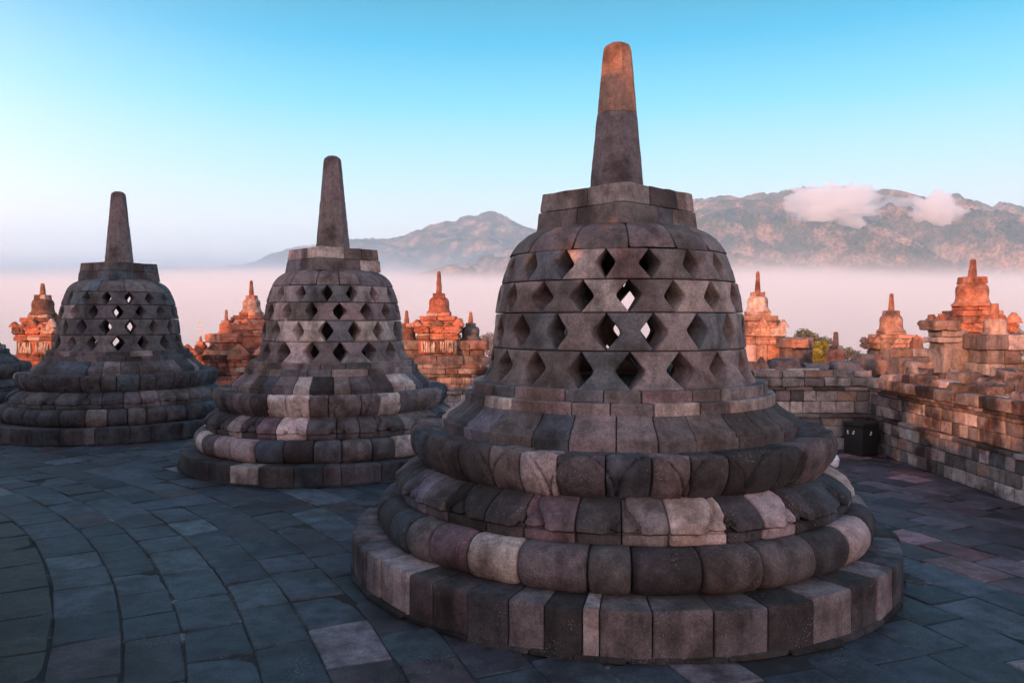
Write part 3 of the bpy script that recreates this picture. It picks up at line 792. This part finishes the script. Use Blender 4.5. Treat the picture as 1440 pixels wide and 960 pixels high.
small_stupa(662, 14.6, 438, 478, 511, .30, 'small dark stupa at the right of the two-panel shrine, on a pedestal', 202, s=.75, pal=[(1, (.11, .09, .09)), (1, (.14, .11, .11))], ped=[(1, (.16, .11, .10)), (1, (.2, .13, .11))])
small_stupa(318.5, 19.3, 435, 469, 500, .36, 'small stupa beside the sunlit shrine behind the second stupa', 203, s=.78)
small_stupa(282, 19.4, 472, 497, 505, .22, 'lone tiny stupa just right of the dark third stupa', 204, s=.70)
small_stupa(1175.5, 14.0, 466, 511, 523, .30, 'small orange stupa standing alone on the wall beside the yellow-green tree', 205, s=.76, spr=(.075, .055))
small_stupa(1399, 10.4, 426, 470, 526, .26, 'short round stupa on a grey moulded pedestal in front of the tallest shrine', 206, s=.62, pal=PAL_SHR, ped=PAL_GREY, carved=False, spr=(.085, .07))
small_stupa(1289, 14.4, 470, 490, 524, .26, 'little stub-topped stupa between the round-roofed shrine and the tallest shrine', 207, s=.5, ped=PAL_GREY)
# carved block left of the tree, grey blocks behind the wall top
def block_pile(name, label, cat, items, mat=M_CARVED, kindpart='stone_block'):
    root = empty(name, (items[0][0], items[0][1], items[0][4]), label, cat)
    for (x, y, w, d, z0, z1, col, cv) in items:
        m = MB(); lbox(m, x-w/2-items[0][0], x+w/2-items[0][0], y-d/2-items[0][1], y+d/2-items[0][1], z0-items[0][4], z1-items[0][4], col, n=6 if cv else 3, bev=.02, rough=.015, seed=x, disp=carve(.03, 17) if cv else None)
        m.build(kindpart, mat, root, sharp=55)
block_pile('stone_pier', 'dark low stone pier with a small orange carved block, left of the yellow-green tree', 'pier',
    [(at(1116, 16.6), 16.6, .56, .7, zof(520, 16.6), zof(488, 16.6), (.13, .10, .10), 0), (at(1113, 16.6), 16.6, .64, .8, zof(488, 16.6), zof(474, 16.6), (.15, .12, .115), 0), (at(1123, 16.0), 16.05, .34, .3, zof(489, 16), zof(477, 16), (.34, .17, .12), 1)])
block_pile('stone_pier', 'grey weathered pier with a carved face against the left side of the tallest shrine', 'pier',
    [(at(1335, 10.9), 10.9, .36, .4, zof(535, 10.9), zof(481, 10.9), (.24, .21, .205), 1), (at(1330, 10.9), 10.9, .42, .42, zof(481, 10.9), zof(474, 10.9), (.30, .26, .25), 0), (at(1332, 10.9), 10.9, .34, .4, zof(474, 10.9), zof(464, 10.9), (.22, .19, .185), 0), (at(1321, 10.85), 10.85, .36, .44, zof(464, 10.9), zof(451, 10.9), (.20, .14, .12), 1)])
block_pile('rubble_stones', 'tumbled grey stones stacked behind the wall corner below the round-roofed shrine', 'stones',
    [(at(1280, 11.8), 11.8, .55, .5, zof(530, 11.8), zof(502, 11.8), (.17, .14, .14), 1), (at(1240, 12.2), 12.2, .5, .5, zof(526, 12.2), zof(504, 12.2), (.20, .15, .14), 0), (at(1222, 12.4), 12.4, .35, .4, zof(520, 12.4), zof(498, 12.4), (.33, .19, .14), 0), (at(1302, 11.2), 11.2, .45, .4, zof(536, 11.2), zof(508, 11.2), (.24, .20, .19), 1), (at(1262, 12), 12.0, .34, .3, zof(504, 12), zof(490, 12), (.2, .15, .13), 0), (at(1200, 12.6), 12.6, .5, .4, zof(524, 12.6), zof(508, 12.6), (.22, .17, .16), 0)])

def shade_gate():  # unseen stone piers and wing added to shade the right-hand wall
    rg = random.Random(88); root = empty('added_shade_gate', (-2.81, -5.30, 0), 'unseen added stone gateway on the upper terrace edge behind the camera', 'shade_gate', rz=R(-30))
    for nm, x0, x1 in (('shade_gate_pier', -.15, .55), ('shade_gate_pier', 1.25, 1.75)):
        m = MB()
        z = 0
        while z < 2.0:
            z1 = z+rg.uniform(.2, .3); cut = lerp(x0, x1, rg.uniform(.35, .65))
            lbox(m, x0, cut-.003, -.4, .4, z+.002, z1, pick(rg, PAL_WALL), n=2, bev=.015, rough=.02, seed=z); lbox(m, cut+.003, x1, -.4, .4, z+.002, z1, pick(rg, PAL_WALL), n=2, bev=.015, rough=.02, seed=z+3)
            z = z1
        m.build(nm, M_WALL, root)
    m = MB(); x = -1.35
    while x < -.2:
        w = rg.uniform(.25, .4); z2 = 0; ht = rg.uniform(2.2, 2.6)
        while z2 < ht:
            z1 = z2+rg.uniform(.18, .26); lbox(m, x, min(x+w, -.16)-.005, -.3, .3, z2+.002, z1, pick(rg, PAL_WALL), n=2, bev=.015, rough=.02, seed=z2+x); z2 = z1
        x += w
    m.build('shade_gate_wing', M_WALL, root)
    m = MB(); lbox(m, -.25, 1.85, -.45, .45, z+.003, z+.3, pick(rg, PAL_WALL), n=5, bev=.03, rough=.03); lbox(m, .2, 1.4, -.35, .35, z+.303, z+.45, pick(rg, PAL_WALL), n=5, bev=.03, rough=.03); m.build('shade_gate_lintel', M_WALL, root)
shade_gate()
# ------------------------------------------------------------------ bin, bag, mast
def bin_():
    root = empty('litter_bin', (4.20, 9.38, 0), 'square black litter bin with white marks, standing in the wall corner', 'bin', rz=R(25))
    h = .135
    m = MB(); lbox(m, -h, h, -h, h, .012, .345, (.1, .1, .1), n=2, bev=.008, rough=.002); m.build('bin_body', M_BIN, root)
    m = MB(); lbox(m, -h-.008, h+.008, -h-.008, h+.008, .347, .40, (.1, .1, .1), n=2, bev=.008, rough=.002); m.build('lid', M_BIN, root)
    for (cx, cz, rx, rz, side) in [(-.075, .285, .011, .015, 1), (-.070, .262, .012, .009, 1), (.015, .290, .013, .013, 1), (.005, .266, .017, .010, 1), (.01, .285, .013, .016, 0), (.0, .262, .014, .010, 0)]:
        m = MB(); vs = []; n = 14
        for k in range(n):
            a = 2*math.pi*k/n; u, v = cx+rx*math.cos(a), cz+rz*math.sin(a)*(1+.15*math.sin(3*a))
            vs.append((u, -h-.004, v) if side == 0 else (-h-.004, -u, v))
        vs2 = [(p[0], p[1]+.003, p[2]) if side == 0 else (p[0]+.003, p[1], p[2]) for p in vs]
        m.add(vs+vs2, [tuple(range(n)), tuple(reversed(range(n, 2*n)))]+[(k, (k+1) % n, n+(k+1) % n, n+k) for k in range(n)], (1, 1, 1)); m.build('white_symbol', M_WHITE, root)
bin_()
m = MB()
vs = []; fs = []
for j in range(9):
    t = j/8
    for k in range(12):
        a = 2*math.pi*k/12; r = .055*math.sin(math.pi*clamp(t*.8+.14))**.6*(1+.3*N3(math.cos(a), math.sin(a), t*2, 2))
        vs.append((math.cos(a)*r, math.sin(a)*r, t*.14))
for j in range(8):
    for k in range(12): fs.append((j*12+k, j*12+(k+1) % 12, (j+1)*12+(k+1) % 12, (j+1)*12+k))
fs.append(tuple(range(96, 108))); fs.append(tuple(reversed(range(12))))
m.add(vs, fs, (1, 1, 1)); o = m.build('crumpled_bag', M_PAPER, None, loc=(3.57, 8.62, 0)); tag(o, 'crumpled white plastic bag on the paving behind the right edge of the foreground stupa', 'litter')

# ------------------------------------------------------------------ trees
def leaf_mat(name, c1, c2):
    m, nt, out = new_mat(name)
    at_ = nt.nodes.new('ShaderNodeAttribute'); at_.attribute_name = 'tint'
    b = nt.nodes.new('ShaderNodeBsdfPrincipled'); nt.links.new(at_.outputs['Color'], b.inputs['Base Color']); b.inputs['Roughness'].default_value = .6
    tr = nt.nodes.new('ShaderNodeBsdfTranslucent'); nt.links.new(at_.outputs['Color'], tr.inputs['Color'])
    mx = nt.nodes.new('ShaderNodeMixShader'); mx.inputs[0].default_value = .3
    nt.links.new(b.outputs[0], mx.inputs[1]); nt.links.new(tr.outputs[0], mx.inputs[2]); nt.links.new(mx.outputs[0], out.inputs['Surface'])
    return m
M_LEAF = leaf_mat('leaves', 0, 0)
def tree(px, y, py_top, rad, label, seed, cols, nleaf=5000, ls=.22, zg=-32, lobes=None):
    rng = random.Random(seed)
    zt = zof(py_top, y); root = empty('tree', (at(px, y), y, zg), label, 'tree', 'trees beyond the plateau wall')
    H = zt-zg
    # trunk with limbs
    m = MB()
    def limb(p, q, r0, r1, n=7):
        d = (Vector(q)-Vector(p)).normalized(); a = d.orthogonal().normalized(); b = d.cross(a)
        vs = []
        for i in range(5):
            t = i/4; c = Vector(p).lerp(Vector(q), t)+a*.2*math.sin(t*3)*r0
            for k in range(n):
                an = 2*math.pi*k/n; vs.append(tuple(c+(a*math.cos(an)+b*math.sin(an))*lerp(r0, r1, t)))
        fs = [(j*n+k, j*n+(k+1) % n, (j+1)*n+(k+1) % n, (j+1)*n+k) for j in range(4) for k in range(n)]
        m.add(vs, fs, (.1, .08, .06))
    limb((0, 0, 0), (0, 0, H-rad*1.4), rad*.12, rad*.07)
    lob = []
    for i in range(16):
        a = rng.uniform(0, 6.28); rr = rad*rng.uniform(.15, .8); hh = H-rad*rng.uniform(.25, 1.7)
        rr *= math.sqrt(max(.1, 1-((hh-(H-rad))/rad)**2*.8))
        c = (math.cos(a)*rr, math.sin(a)*rr, hh); lob.append((c, rad*rng.uniform(.22, .4)))
        limb((0, 0, H-rad*1.6), c, rad*.05, rad*.012, 5)
    lob.append(((0, 0, H-rad*.32), rad*.3))
    m.build('trunk', M_BARK, root)
    m = MB()
    for i in range(nleaf):
        c, r = rng.choice(lob)
        v = Vector((rng.gauss(0, 1), rng.gauss(0, 1), rng.gauss(0, 1))).normalized()*r*rng.uniform(.5, 1.08)
        v.z *= .8
        p = Vector(c)+v
        a = Vector((rng.gauss(0, 1), rng.gauss(0, 1), rng.gauss(0, 1))).normalized(); b = a.orthogonal().normalized()
        s = ls*rng.uniform(.6, 1.4); k = rng.uniform(.6, 1.35); cc = rng.choice(cols)
        m.add([tuple(p+a*s), tuple(p+b*s*.45), tuple(p-a*s), tuple(p-b*s*.45)], [(0, 1, 2, 3)], tuple(x*k for x in cc))
    m.build('crown', M_LEAF, root)
GRYG = [(.16, .17, .11), (.22, .21, .15), (.12, .13, .08)]
YELG = [(.30, .27, .035), (.22, .22, .03), (.38, .30, .05)]
tree(1136, 60, 463, 1.9, 'pale grey-green tree top rising behind the wall right of the pier', 301, GRYG, ls=.16)
tree(1149, 52, 479, .95, 'bright yellow-green leafy tree top next to the small lone stupa', 302, YELG, ls=.15, nleaf=3000)
tree(1193, 75, 489, 1.4, 'small grey bush top between the lone stupa and the round-roofed shrine', 303, GRYG, ls=.16, nleaf=2500)
tree(1427, 60, 455, 2.0, 'grey-brown bare-looking tree top at the right edge behind the grey pedestal', 304, [(.26, .22, .2), (.2, .17, .15), (.3, .24, .22)], ls=.13, nleaf=3500)
tree(1440, 50, 505, 1.1, 'yellow-green bush at the right edge, low behind the pedestal', 305, YELG, ls=.14, nleaf=3000)
tree(690, 70, 465, 1.7, 'pale washed-out tree top at the left edge of the foreground stupa', 306, [(.34, .31, .30), (.26, .24, .22)], ls=.12, nleaf=2600)
# thin masts far off
for px, y, top, lab in ((281, 300, 450, 'thin antenna mast in the mist above the lone tiny stupa'),):
    m = MB(); zt = zof(top, y); H = zt+32
    for a in range(3):
        ca, sa = math.cos(a*2.094), math.sin(a*2.094)
        m.add([(ca*.5, sa*.5, 0), (ca*.5+.15, sa*.5, 0), (ca*.5, sa*.5+.15, 0), (ca*.15, sa*.15, H), (ca*.15+.1, sa*.15, H), (ca*.15, sa*.15+.1, H)], [(0, 1, 4, 3), (1, 2, 5, 4), (2, 0, 3, 5), (3, 4, 5)], (.3, .3, .3))
    for k in range(3): plain_box(m, -.9, .9, -.08, .08, H-1.2-k*1.6, H-1.05-k*1.6, (.3, .3, .3))
    o = m.build('radio_mast', M_STEEL, None, loc=(at(px, y), y, -32)); tag(o, lab, 'mast')

# ------------------------------------------------------------------ land
m = MB(); m.add([(-9000, -3000, -33), (9000, -3000, -33), (9000, 9000, -33), (-9000, 9000, -33)], [(0, 1, 2, 3)], (.07, .08, .05)); m.build('valley_floor', M_VALLEY, None, kind='structure')
def hill_mat():
    m, nt, out = new_mat('forested_slope')
    tc = nt.nodes.new('ShaderNodeTexCoord').outputs['Object']
    def noi(sc, det=6, ro=.6):
        n = nd(nt, 'ShaderNodeTexNoise', Scale=sc, Detail=det, Roughness=ro); nt.links.new(tc, n.inputs['Vector']); return n.outputs['Fac']
    a = ramp(nt, noi(.012), [(0.38, (.07, .075, .04)), (0.5, (.16, .13, .08)), (0.62, (.42, .28, .19))])
    c = mixc(nt, 1.0, a, ramp(nt, noi(.09, 4, .7), [(0.35, .45), (0.62, 1.6)]), 'MULTIPLY')
    b = nt.nodes.new('ShaderNodeBsdfPrincipled'); nt.links.new(c, b.inputs['Base Color']); b.inputs['Roughness'].default_value = .95
    bp = nd(nt, 'ShaderNodeBump', Strength=1.0, Distance=10.0); nt.links.new(noi(.10, 5, .7), bp.inputs['Height']); nt.links.new(bp.outputs[0], b.inputs['Normal'])
    nt.links.new(b.outputs[0], out.inputs['Surface']); return m
M_HILL = hill_mat()
def ridge(name, sky, D, W, px0, px1, dpx, seed, spur, amp):
    def H(px):
        if px <= sky[0][0]: return sky[0][1]
        for i in range(len(sky)-1):
            if px <= sky[i+1][0]:
                t = (px-sky[i][0])/(sky[i+1][0]-sky[i][0]); return lerp(sky[i][1], sky[i+1][1], t)
        return sky[-1][1]
    cols = int((px1-px0)/dpx); rows = 120; back = 10
    vs = []; fs = []
    for j in range(rows+back+1):
        for i in range(cols+1):
            px = px0+i*dpx
            X = (px-720)/FPX*D
            hc = EYE+(HY-H(px))/FPX*D
            if j <= rows:
                t = j/rows; Y = D-(1-t)*W
                n = 0; a = 1; f = spur
                # spurs running down towards the viewer, slightly skewed
                xs = X-.75*(D-Y)
                for o in range(7):
                    n += a*(1-abs(noise.noise(Vector((xs*f+seed, (Y)*f*(.42+.08*o), o*7.3))))*2.4); a *= .52; f *= 2.05
                z = -33+(hc+33)*(t**1.15)+n*amp*math.sin(math.pi*min(1, t*1.0))**.8*(1-t)**.35-amp*.6*math.sin(math.pi*t)
                if t > .985: z += 14*noise.noise(Vector((X*.012, 3, seed)))+8*noise.noise(Vector((X*.05, 3, seed)))+6*abs(noise.noise(Vector((X*.16, 9, seed))))
                z += 6*noise.noise(Vector((X*.03, Y*.03, seed)))+5*noise.noise(Vector((X*.08, Y*.08, seed)))
                z = min(z, -33+(hc+33)*(t*.5+.5)+8)
            else:
                t = (j-rows)/back; Y = D+t*900; z = lerp(hc-2, -33, t**1.3)
            vs.append((X, Y, z))
    W_ = cols+1
    for j in range(rows+back):
        for i in range(cols): fs.append((j*W_+i, j*W_+i+1, (j+1)*W_+i+1, (j+1)*W_+i))
    m = MB(); m.add(vs, fs, (.1, .1, .1)); return m.build(name, M_HILL, None, sharp=180, kind='structure')
skyB = [(560, 400), (700, 350), (800, 322), (900, 300), (980, 280), (1020, 277), (1060, 275), (1100, 270), (1130, 263), (1160, 268), (1176, 263), (1186, 263), (1202, 271), (1214, 269), (1226, 270), (1240, 279), (1270, 281), (1290, 278), (1310, 286), (1328, 282), (1338, 274), (1346, 274), (1356, 285), (1372, 284), (1392, 292), (1404, 284), (1414, 286), (1428, 293), (1440, 290), (1500, 300), (1600, 290), (1800, 320), (2300, 370)]
skyA = [(-700, 395), (0, 392), (100, 388), (200, 380), (240, 375), (300, 376), (360, 369), (385, 356), (410, 350), (450, 345), (500, 335), (540, 336), (570, 333), (590, 322), (620, 314), (645, 308), (670, 303), (690, 299), (705, 301), (715, 306), (735, 318), (760, 326), (800, 345), (900, 375), (1000, 400)]
ridge('hills', skyB, 3600, 1500, 560, 2300, 2.2, 3.1, .0013, 300)
ridge('hills', skyA, 4700, 1500, -700, 1000, 2.2, 8.4, .0014, 170)

# ------------------------------------------------------------------ volumes
def vol_mat(name, dens, col, aniso=0.0):
    m, nt, out = new_mat(name)
    v = nt.nodes.new('ShaderNodeVolumePrincipled'); v.inputs['Density'].default_value = dens; v.inputs['Color'].default_value = (*col, 1); v.inputs['Anisotropy'].default_value = aniso
    nt.links.new(v.outputs[0], out.inputs['Volume']); return m
HAZE = True
if HAZE:
    m = MB(); plain_box(m, -6500, 6500, -60, 6200, -34.0, 668, (1, 1, 1)); m.build('haze', vol_mat('haze_air', 1.8e-4, (.52, .83, 1.0), .05), None, kind='stuff')
    # bank of fog over the valley, thinning out towards its top
    m = MB(); plain_box(m, -4200, 4200, 420, 2450, -32.5, 175, (1, 1, 1)); fo = m.build('fog_bank', None or bpy.data.materials.new('fog'), None, sharp=180, kind='stuff')
    fm = fo.data.materials[0]; fm.use_nodes = True; nt = fm.node_tree; nt.nodes.clear(); L = nt.links
    fout = nt.nodes.new('ShaderNodeOutputMaterial'); pv = nt.nodes.new('ShaderNodeVolumePrincipled'); pv.inputs['Color'].default_value = (.966, .996, 1.0, 1); pv.inputs['Anisotropy'].default_value = 0
    ftc = nt.nodes.new('ShaderNodeTexCoord').outputs['Object']; fs_ = nt.nodes.new('ShaderNodeSeparateXYZ'); L.new(ftc, fs_.inputs[0])
    fmp = nd(nt, 'ShaderNodeMapping'); L.new(ftc, fmp.inputs['Vector']); fmp.inputs['Scale'].default_value = (.0016, .0012, .004)
    fn = nd(nt, 'ShaderNodeTexNoise', Scale=1.0, Detail=3, Roughness=.5); L.new(fmp.outputs[0], fn.inputs['Vector'])
    f1 = nd(nt, 'ShaderNodeMath', operation='MULTIPLY_ADD'); L.new(fn.outputs['Fac'], f1.inputs[0]); f1.inputs[1].default_value = -90.0; fy = nd(nt, 'ShaderNodeMath', operation='MULTIPLY_ADD'); L.new(fs_.outputs['Y'], fy.inputs[0]); fy.inputs[1].default_value = -.062; L.new(fs_.outputs['Z'], fy.inputs[2])
    fz = nd(nt, 'ShaderNodeMath', operation='ADD'); L.new(fy.outputs[0], fz.inputs[0]); fz.inputs[1].default_value = 104; L.new(fz.outputs[0], f1.inputs[2])
    f2 = nd(nt, 'ShaderNodeMapRange'); f2.interpolation_type = 'SMOOTHERSTEP'; L.new(f1.outputs[0], f2.inputs['Value'])
    f2.inputs['From Min'].default_value = -30; f2.inputs['From Max'].default_value = 78; f2.inputs['To Min'].default_value = 9e-3; f2.inputs['To Max'].default_value = 0
    L.new(f2.outputs[0], pv.inputs['Density']); L.new(pv.outputs[0], fout.inputs['Volume'])
    # thin mist lying against the foot of the ridges, thinning upwards
    m = MB(); plain_box(m, -5600, 6000, 2500, 4690, -32.2, 420, (1, 1, 1)); fo = m.build('mist', bpy.data.materials.new('mist_air'), None, sharp=180, kind='stuff')
    fm = fo.data.materials[0]; fm.use_nodes = True; nt = fm.node_tree; nt.nodes.clear(); L = nt.links
    fout = nt.nodes.new('ShaderNodeOutputMaterial'); pv = nt.nodes.new('ShaderNodeVolumePrincipled'); pv.inputs['Color'].default_value = (.66, .89, 1.0, 1); pv.inputs['Anisotropy'].default_value = 0
    ftc = nt.nodes.new('ShaderNodeTexCoord').outputs['Object']; fs_ = nt.nodes.new('ShaderNodeSeparateXYZ'); L.new(ftc, fs_.inputs[0])
    fmp = nd(nt, 'ShaderNodeMapping'); L.new(ftc, fmp.inputs['Vector']); fmp.inputs['Scale'].default_value = (.0011, .0011, .003)
    fn = nd(nt, 'ShaderNodeTexNoise', Scale=1.0, Detail=3, Roughness=.5); L.new(fmp.outputs[0], fn.inputs['Vector'])
    f1 = nd(nt, 'ShaderNodeMath', operation='MULTIPLY_ADD'); L.new(fn.outputs['Fac'], f1.inputs[0]); f1.inputs[1].default_value = -220.0; L.new(fs_.outputs['Z'], f1.inputs[2])
    f2 = nd(nt, 'ShaderNodeMapRange'); f2.interpolation_type = 'SMOOTHERSTEP'; L.new(f1.outputs[0], f2.inputs['Value'])
    f2.inputs['From Min'].default_value = -60; f2.inputs['From Max'].default_value = 250; f2.inputs['To Min'].default_value = 1.9e-3; f2.inputs['To Max'].default_value = 0
    L.new(f2.outputs[0], pv.inputs['Density']); L.new(pv.outputs[0], fout.inputs['Volume'])
    # small clouds clinging to the ridge
    def cloud(px, py, wpx, hpx, D, seed, dens):
        rng = random.Random(seed)
        cx = at(px, D); cz = zof(py, D); sx = wpx/FPX*D/2; sz = hpx/FPX*D/2
        bm = bpy.data.meshes.new('cloud'); import bmesh
        b = bmesh.new(); bmesh.ops.create_icosphere(b, subdivisions=5, radius=1)
        for v in b.verts:
            p = v.co.copy(); n = 0; a = 1; f = 1.3
            for o in range(4): n += a*abs(noise.noise(p*f+Vector((seed, 0, 0)))); a *= .55; f *= 2
            k = .55+.75*n
            if p.z < 0: p.z *= .8
            v.co = Vector((p.x*k*sx*1.1, p.y*k*sx*.6, p.z*k*sz*1.6))
        b.to_mesh(bm); b.free(); bm.materials.append(vol_mat('cloud_vapour', dens*4, (1, 1, 1), .0))
        o = bpy.data.objects.new('cloud', bm); COL.objects.link(o); o.location = (cx, D, cz-sz*.3); return o
    for i, a in enumerate(((1170, 285, 122, 44, 2650, 1, .010), (1316, 294, 64, 36, 2650, 2, .016), (1262, 289, 70, 20, 2800, 3, .003), (1402, 306, 34, 16, 2700, 4, .006))):
        o = cloud(*a); tag(o, ['large pink-white cloud clinging to the highest ridge', 'middle-sized pinkish cloud below the pointed peak', 'thin bluish wisp of cloud between the two larger clouds', 'small faint cloud puff near the right edge'][i], 'cloud', 'clouds on the ridge')

# ------------------------------------------------------------------ light
SUN_EL = 8.0
sx, sy = -.50, -.866            # where the sun stands (seen from above)
w = bpy.data.worlds.new('World'); SC.world = w; w.use_nodes = True
nt = w.node_tree; nt.nodes.clear()
out = nt.nodes.new('ShaderNodeOutputWorld'); bg = nt.nodes.new('ShaderNodeBackground')
sk = nt.nodes.new('ShaderNodeTexSky'); sk.sky_type = 'NISHITA'; sk.sun_disc = False
sk.sun_elevation = R(SUN_EL); sk.sun_rotation = math.atan2(sx, sy); sk.altitude = 300; sk.dust_density = 1.0; sk.ozone_density = 1.5
tc = nt.nodes.new('ShaderNodeTexCoord'); sep = nt.nodes.new('ShaderNodeSeparateXYZ'); nt.links.new(tc.outputs['Generated'], sep.inputs[0])
g1 = ramp(nt, sep.outputs['Z'], [(0.0, (1.25, .98, .98)), (.06, (1.20, 1.0, 1.0)), (.12, (.88, .90, .92)), (.18, (.50, .78, .86)), (.26, (.15, .60, .80)), (.33, (.0, .40, .66)), (.385, (.0, .28, .47)), (.46, (.03, .30, .56)), (.75, (.17, .27, .42))])
g2 = ramp(nt, sep.outputs['Z'], [(0.0, (3.4, 1.7, 1.3)), (.15, (2.7, 2.0, 1.9)), (.27, (2.0, 1.5, 1.5)), (.42, (.75, .66, .78)), (.6, (.24, .36, .54)), (.8, (.17, .27, .42))])
dp = nd(nt, 'ShaderNodeVectorMath', operation='DOT_PRODUCT'); nt.links.new(tc.outputs['Generated'], dp.inputs[0]); dp.inputs[1].default_value = (sx, sy, 0)
mr = nd(nt, 'ShaderNodeMapRange'); mr.interpolation_type = 'SMOOTHSTEP'; nt.links.new(dp.outputs['Value'], mr.inputs['Value'])
mr.inputs['From Min'].default_value = -.74; mr.inputs['From Max'].default_value = .75
g = mixc(nt, mr.outputs[0], g1, g2)
sc_ = nd(nt, 'ShaderNodeVectorMath', operation='SCALE'); nt.links.new(g, sc_.inputs[0]); sc_.inputs['Scale'].default_value = 1/.12
mx = nt.nodes.new('ShaderNodeMix'); mx.data_type = 'RGBA'; mx.inputs[0].default_value = .97
nt.links.new(sk.outputs[0], mx.inputs[6]); nt.links.new(sc_.outputs[0], mx.inputs[7])
nt.links.new(mx.outputs[2], bg.inputs[0]); bg.inputs[1].default_value = .12; nt.links.new(bg.outputs[0], out.inputs['Surface'])
ld = bpy.data.lights.new('sun', 'SUN'); ld.energy = 4.0; ld.color = (1, .36, .15); ld.angle = R(.6)
lo = bpy.data.objects.new('sun', ld); COL.objects.link(lo)
d = Vector((-sx*math.cos(R(SUN_EL)), -sy*math.cos(R(SUN_EL)), -math.sin(R(SUN_EL))))
lo.rotation_euler = d.to_track_quat('-Z', 'Y').to_euler(); lo.location = (-10, -18, 12)

# ------------------------------------------------------------------ camera
cd = bpy.data.cameras.new('camera'); co = bpy.data.objects.new('camera', cd); COL.objects.link(co)
cd.sensor_width = 36; cd.lens = 36*FPX/1440; cd.clip_start = .05; cd.clip_end = 20000
co.location = (0, 0, EYE); co.rotation_euler = (R(90)-math.atan(30/FPX), 0, 0)
SC.camera = co
vs_ = SC.view_settings; vs_.view_transform = 'Standard'; vs_.look = 'None'; vs_.exposure = .65; vs_.gamma = 1; vs_.use_curve_mapping = False
cy = SC.cycles; cy.max_bounces = 12; cy.diffuse_bounces = 1; cy.volume_bounces = 10; cy.glossy_bounces = 2; cy.use_denoising = True
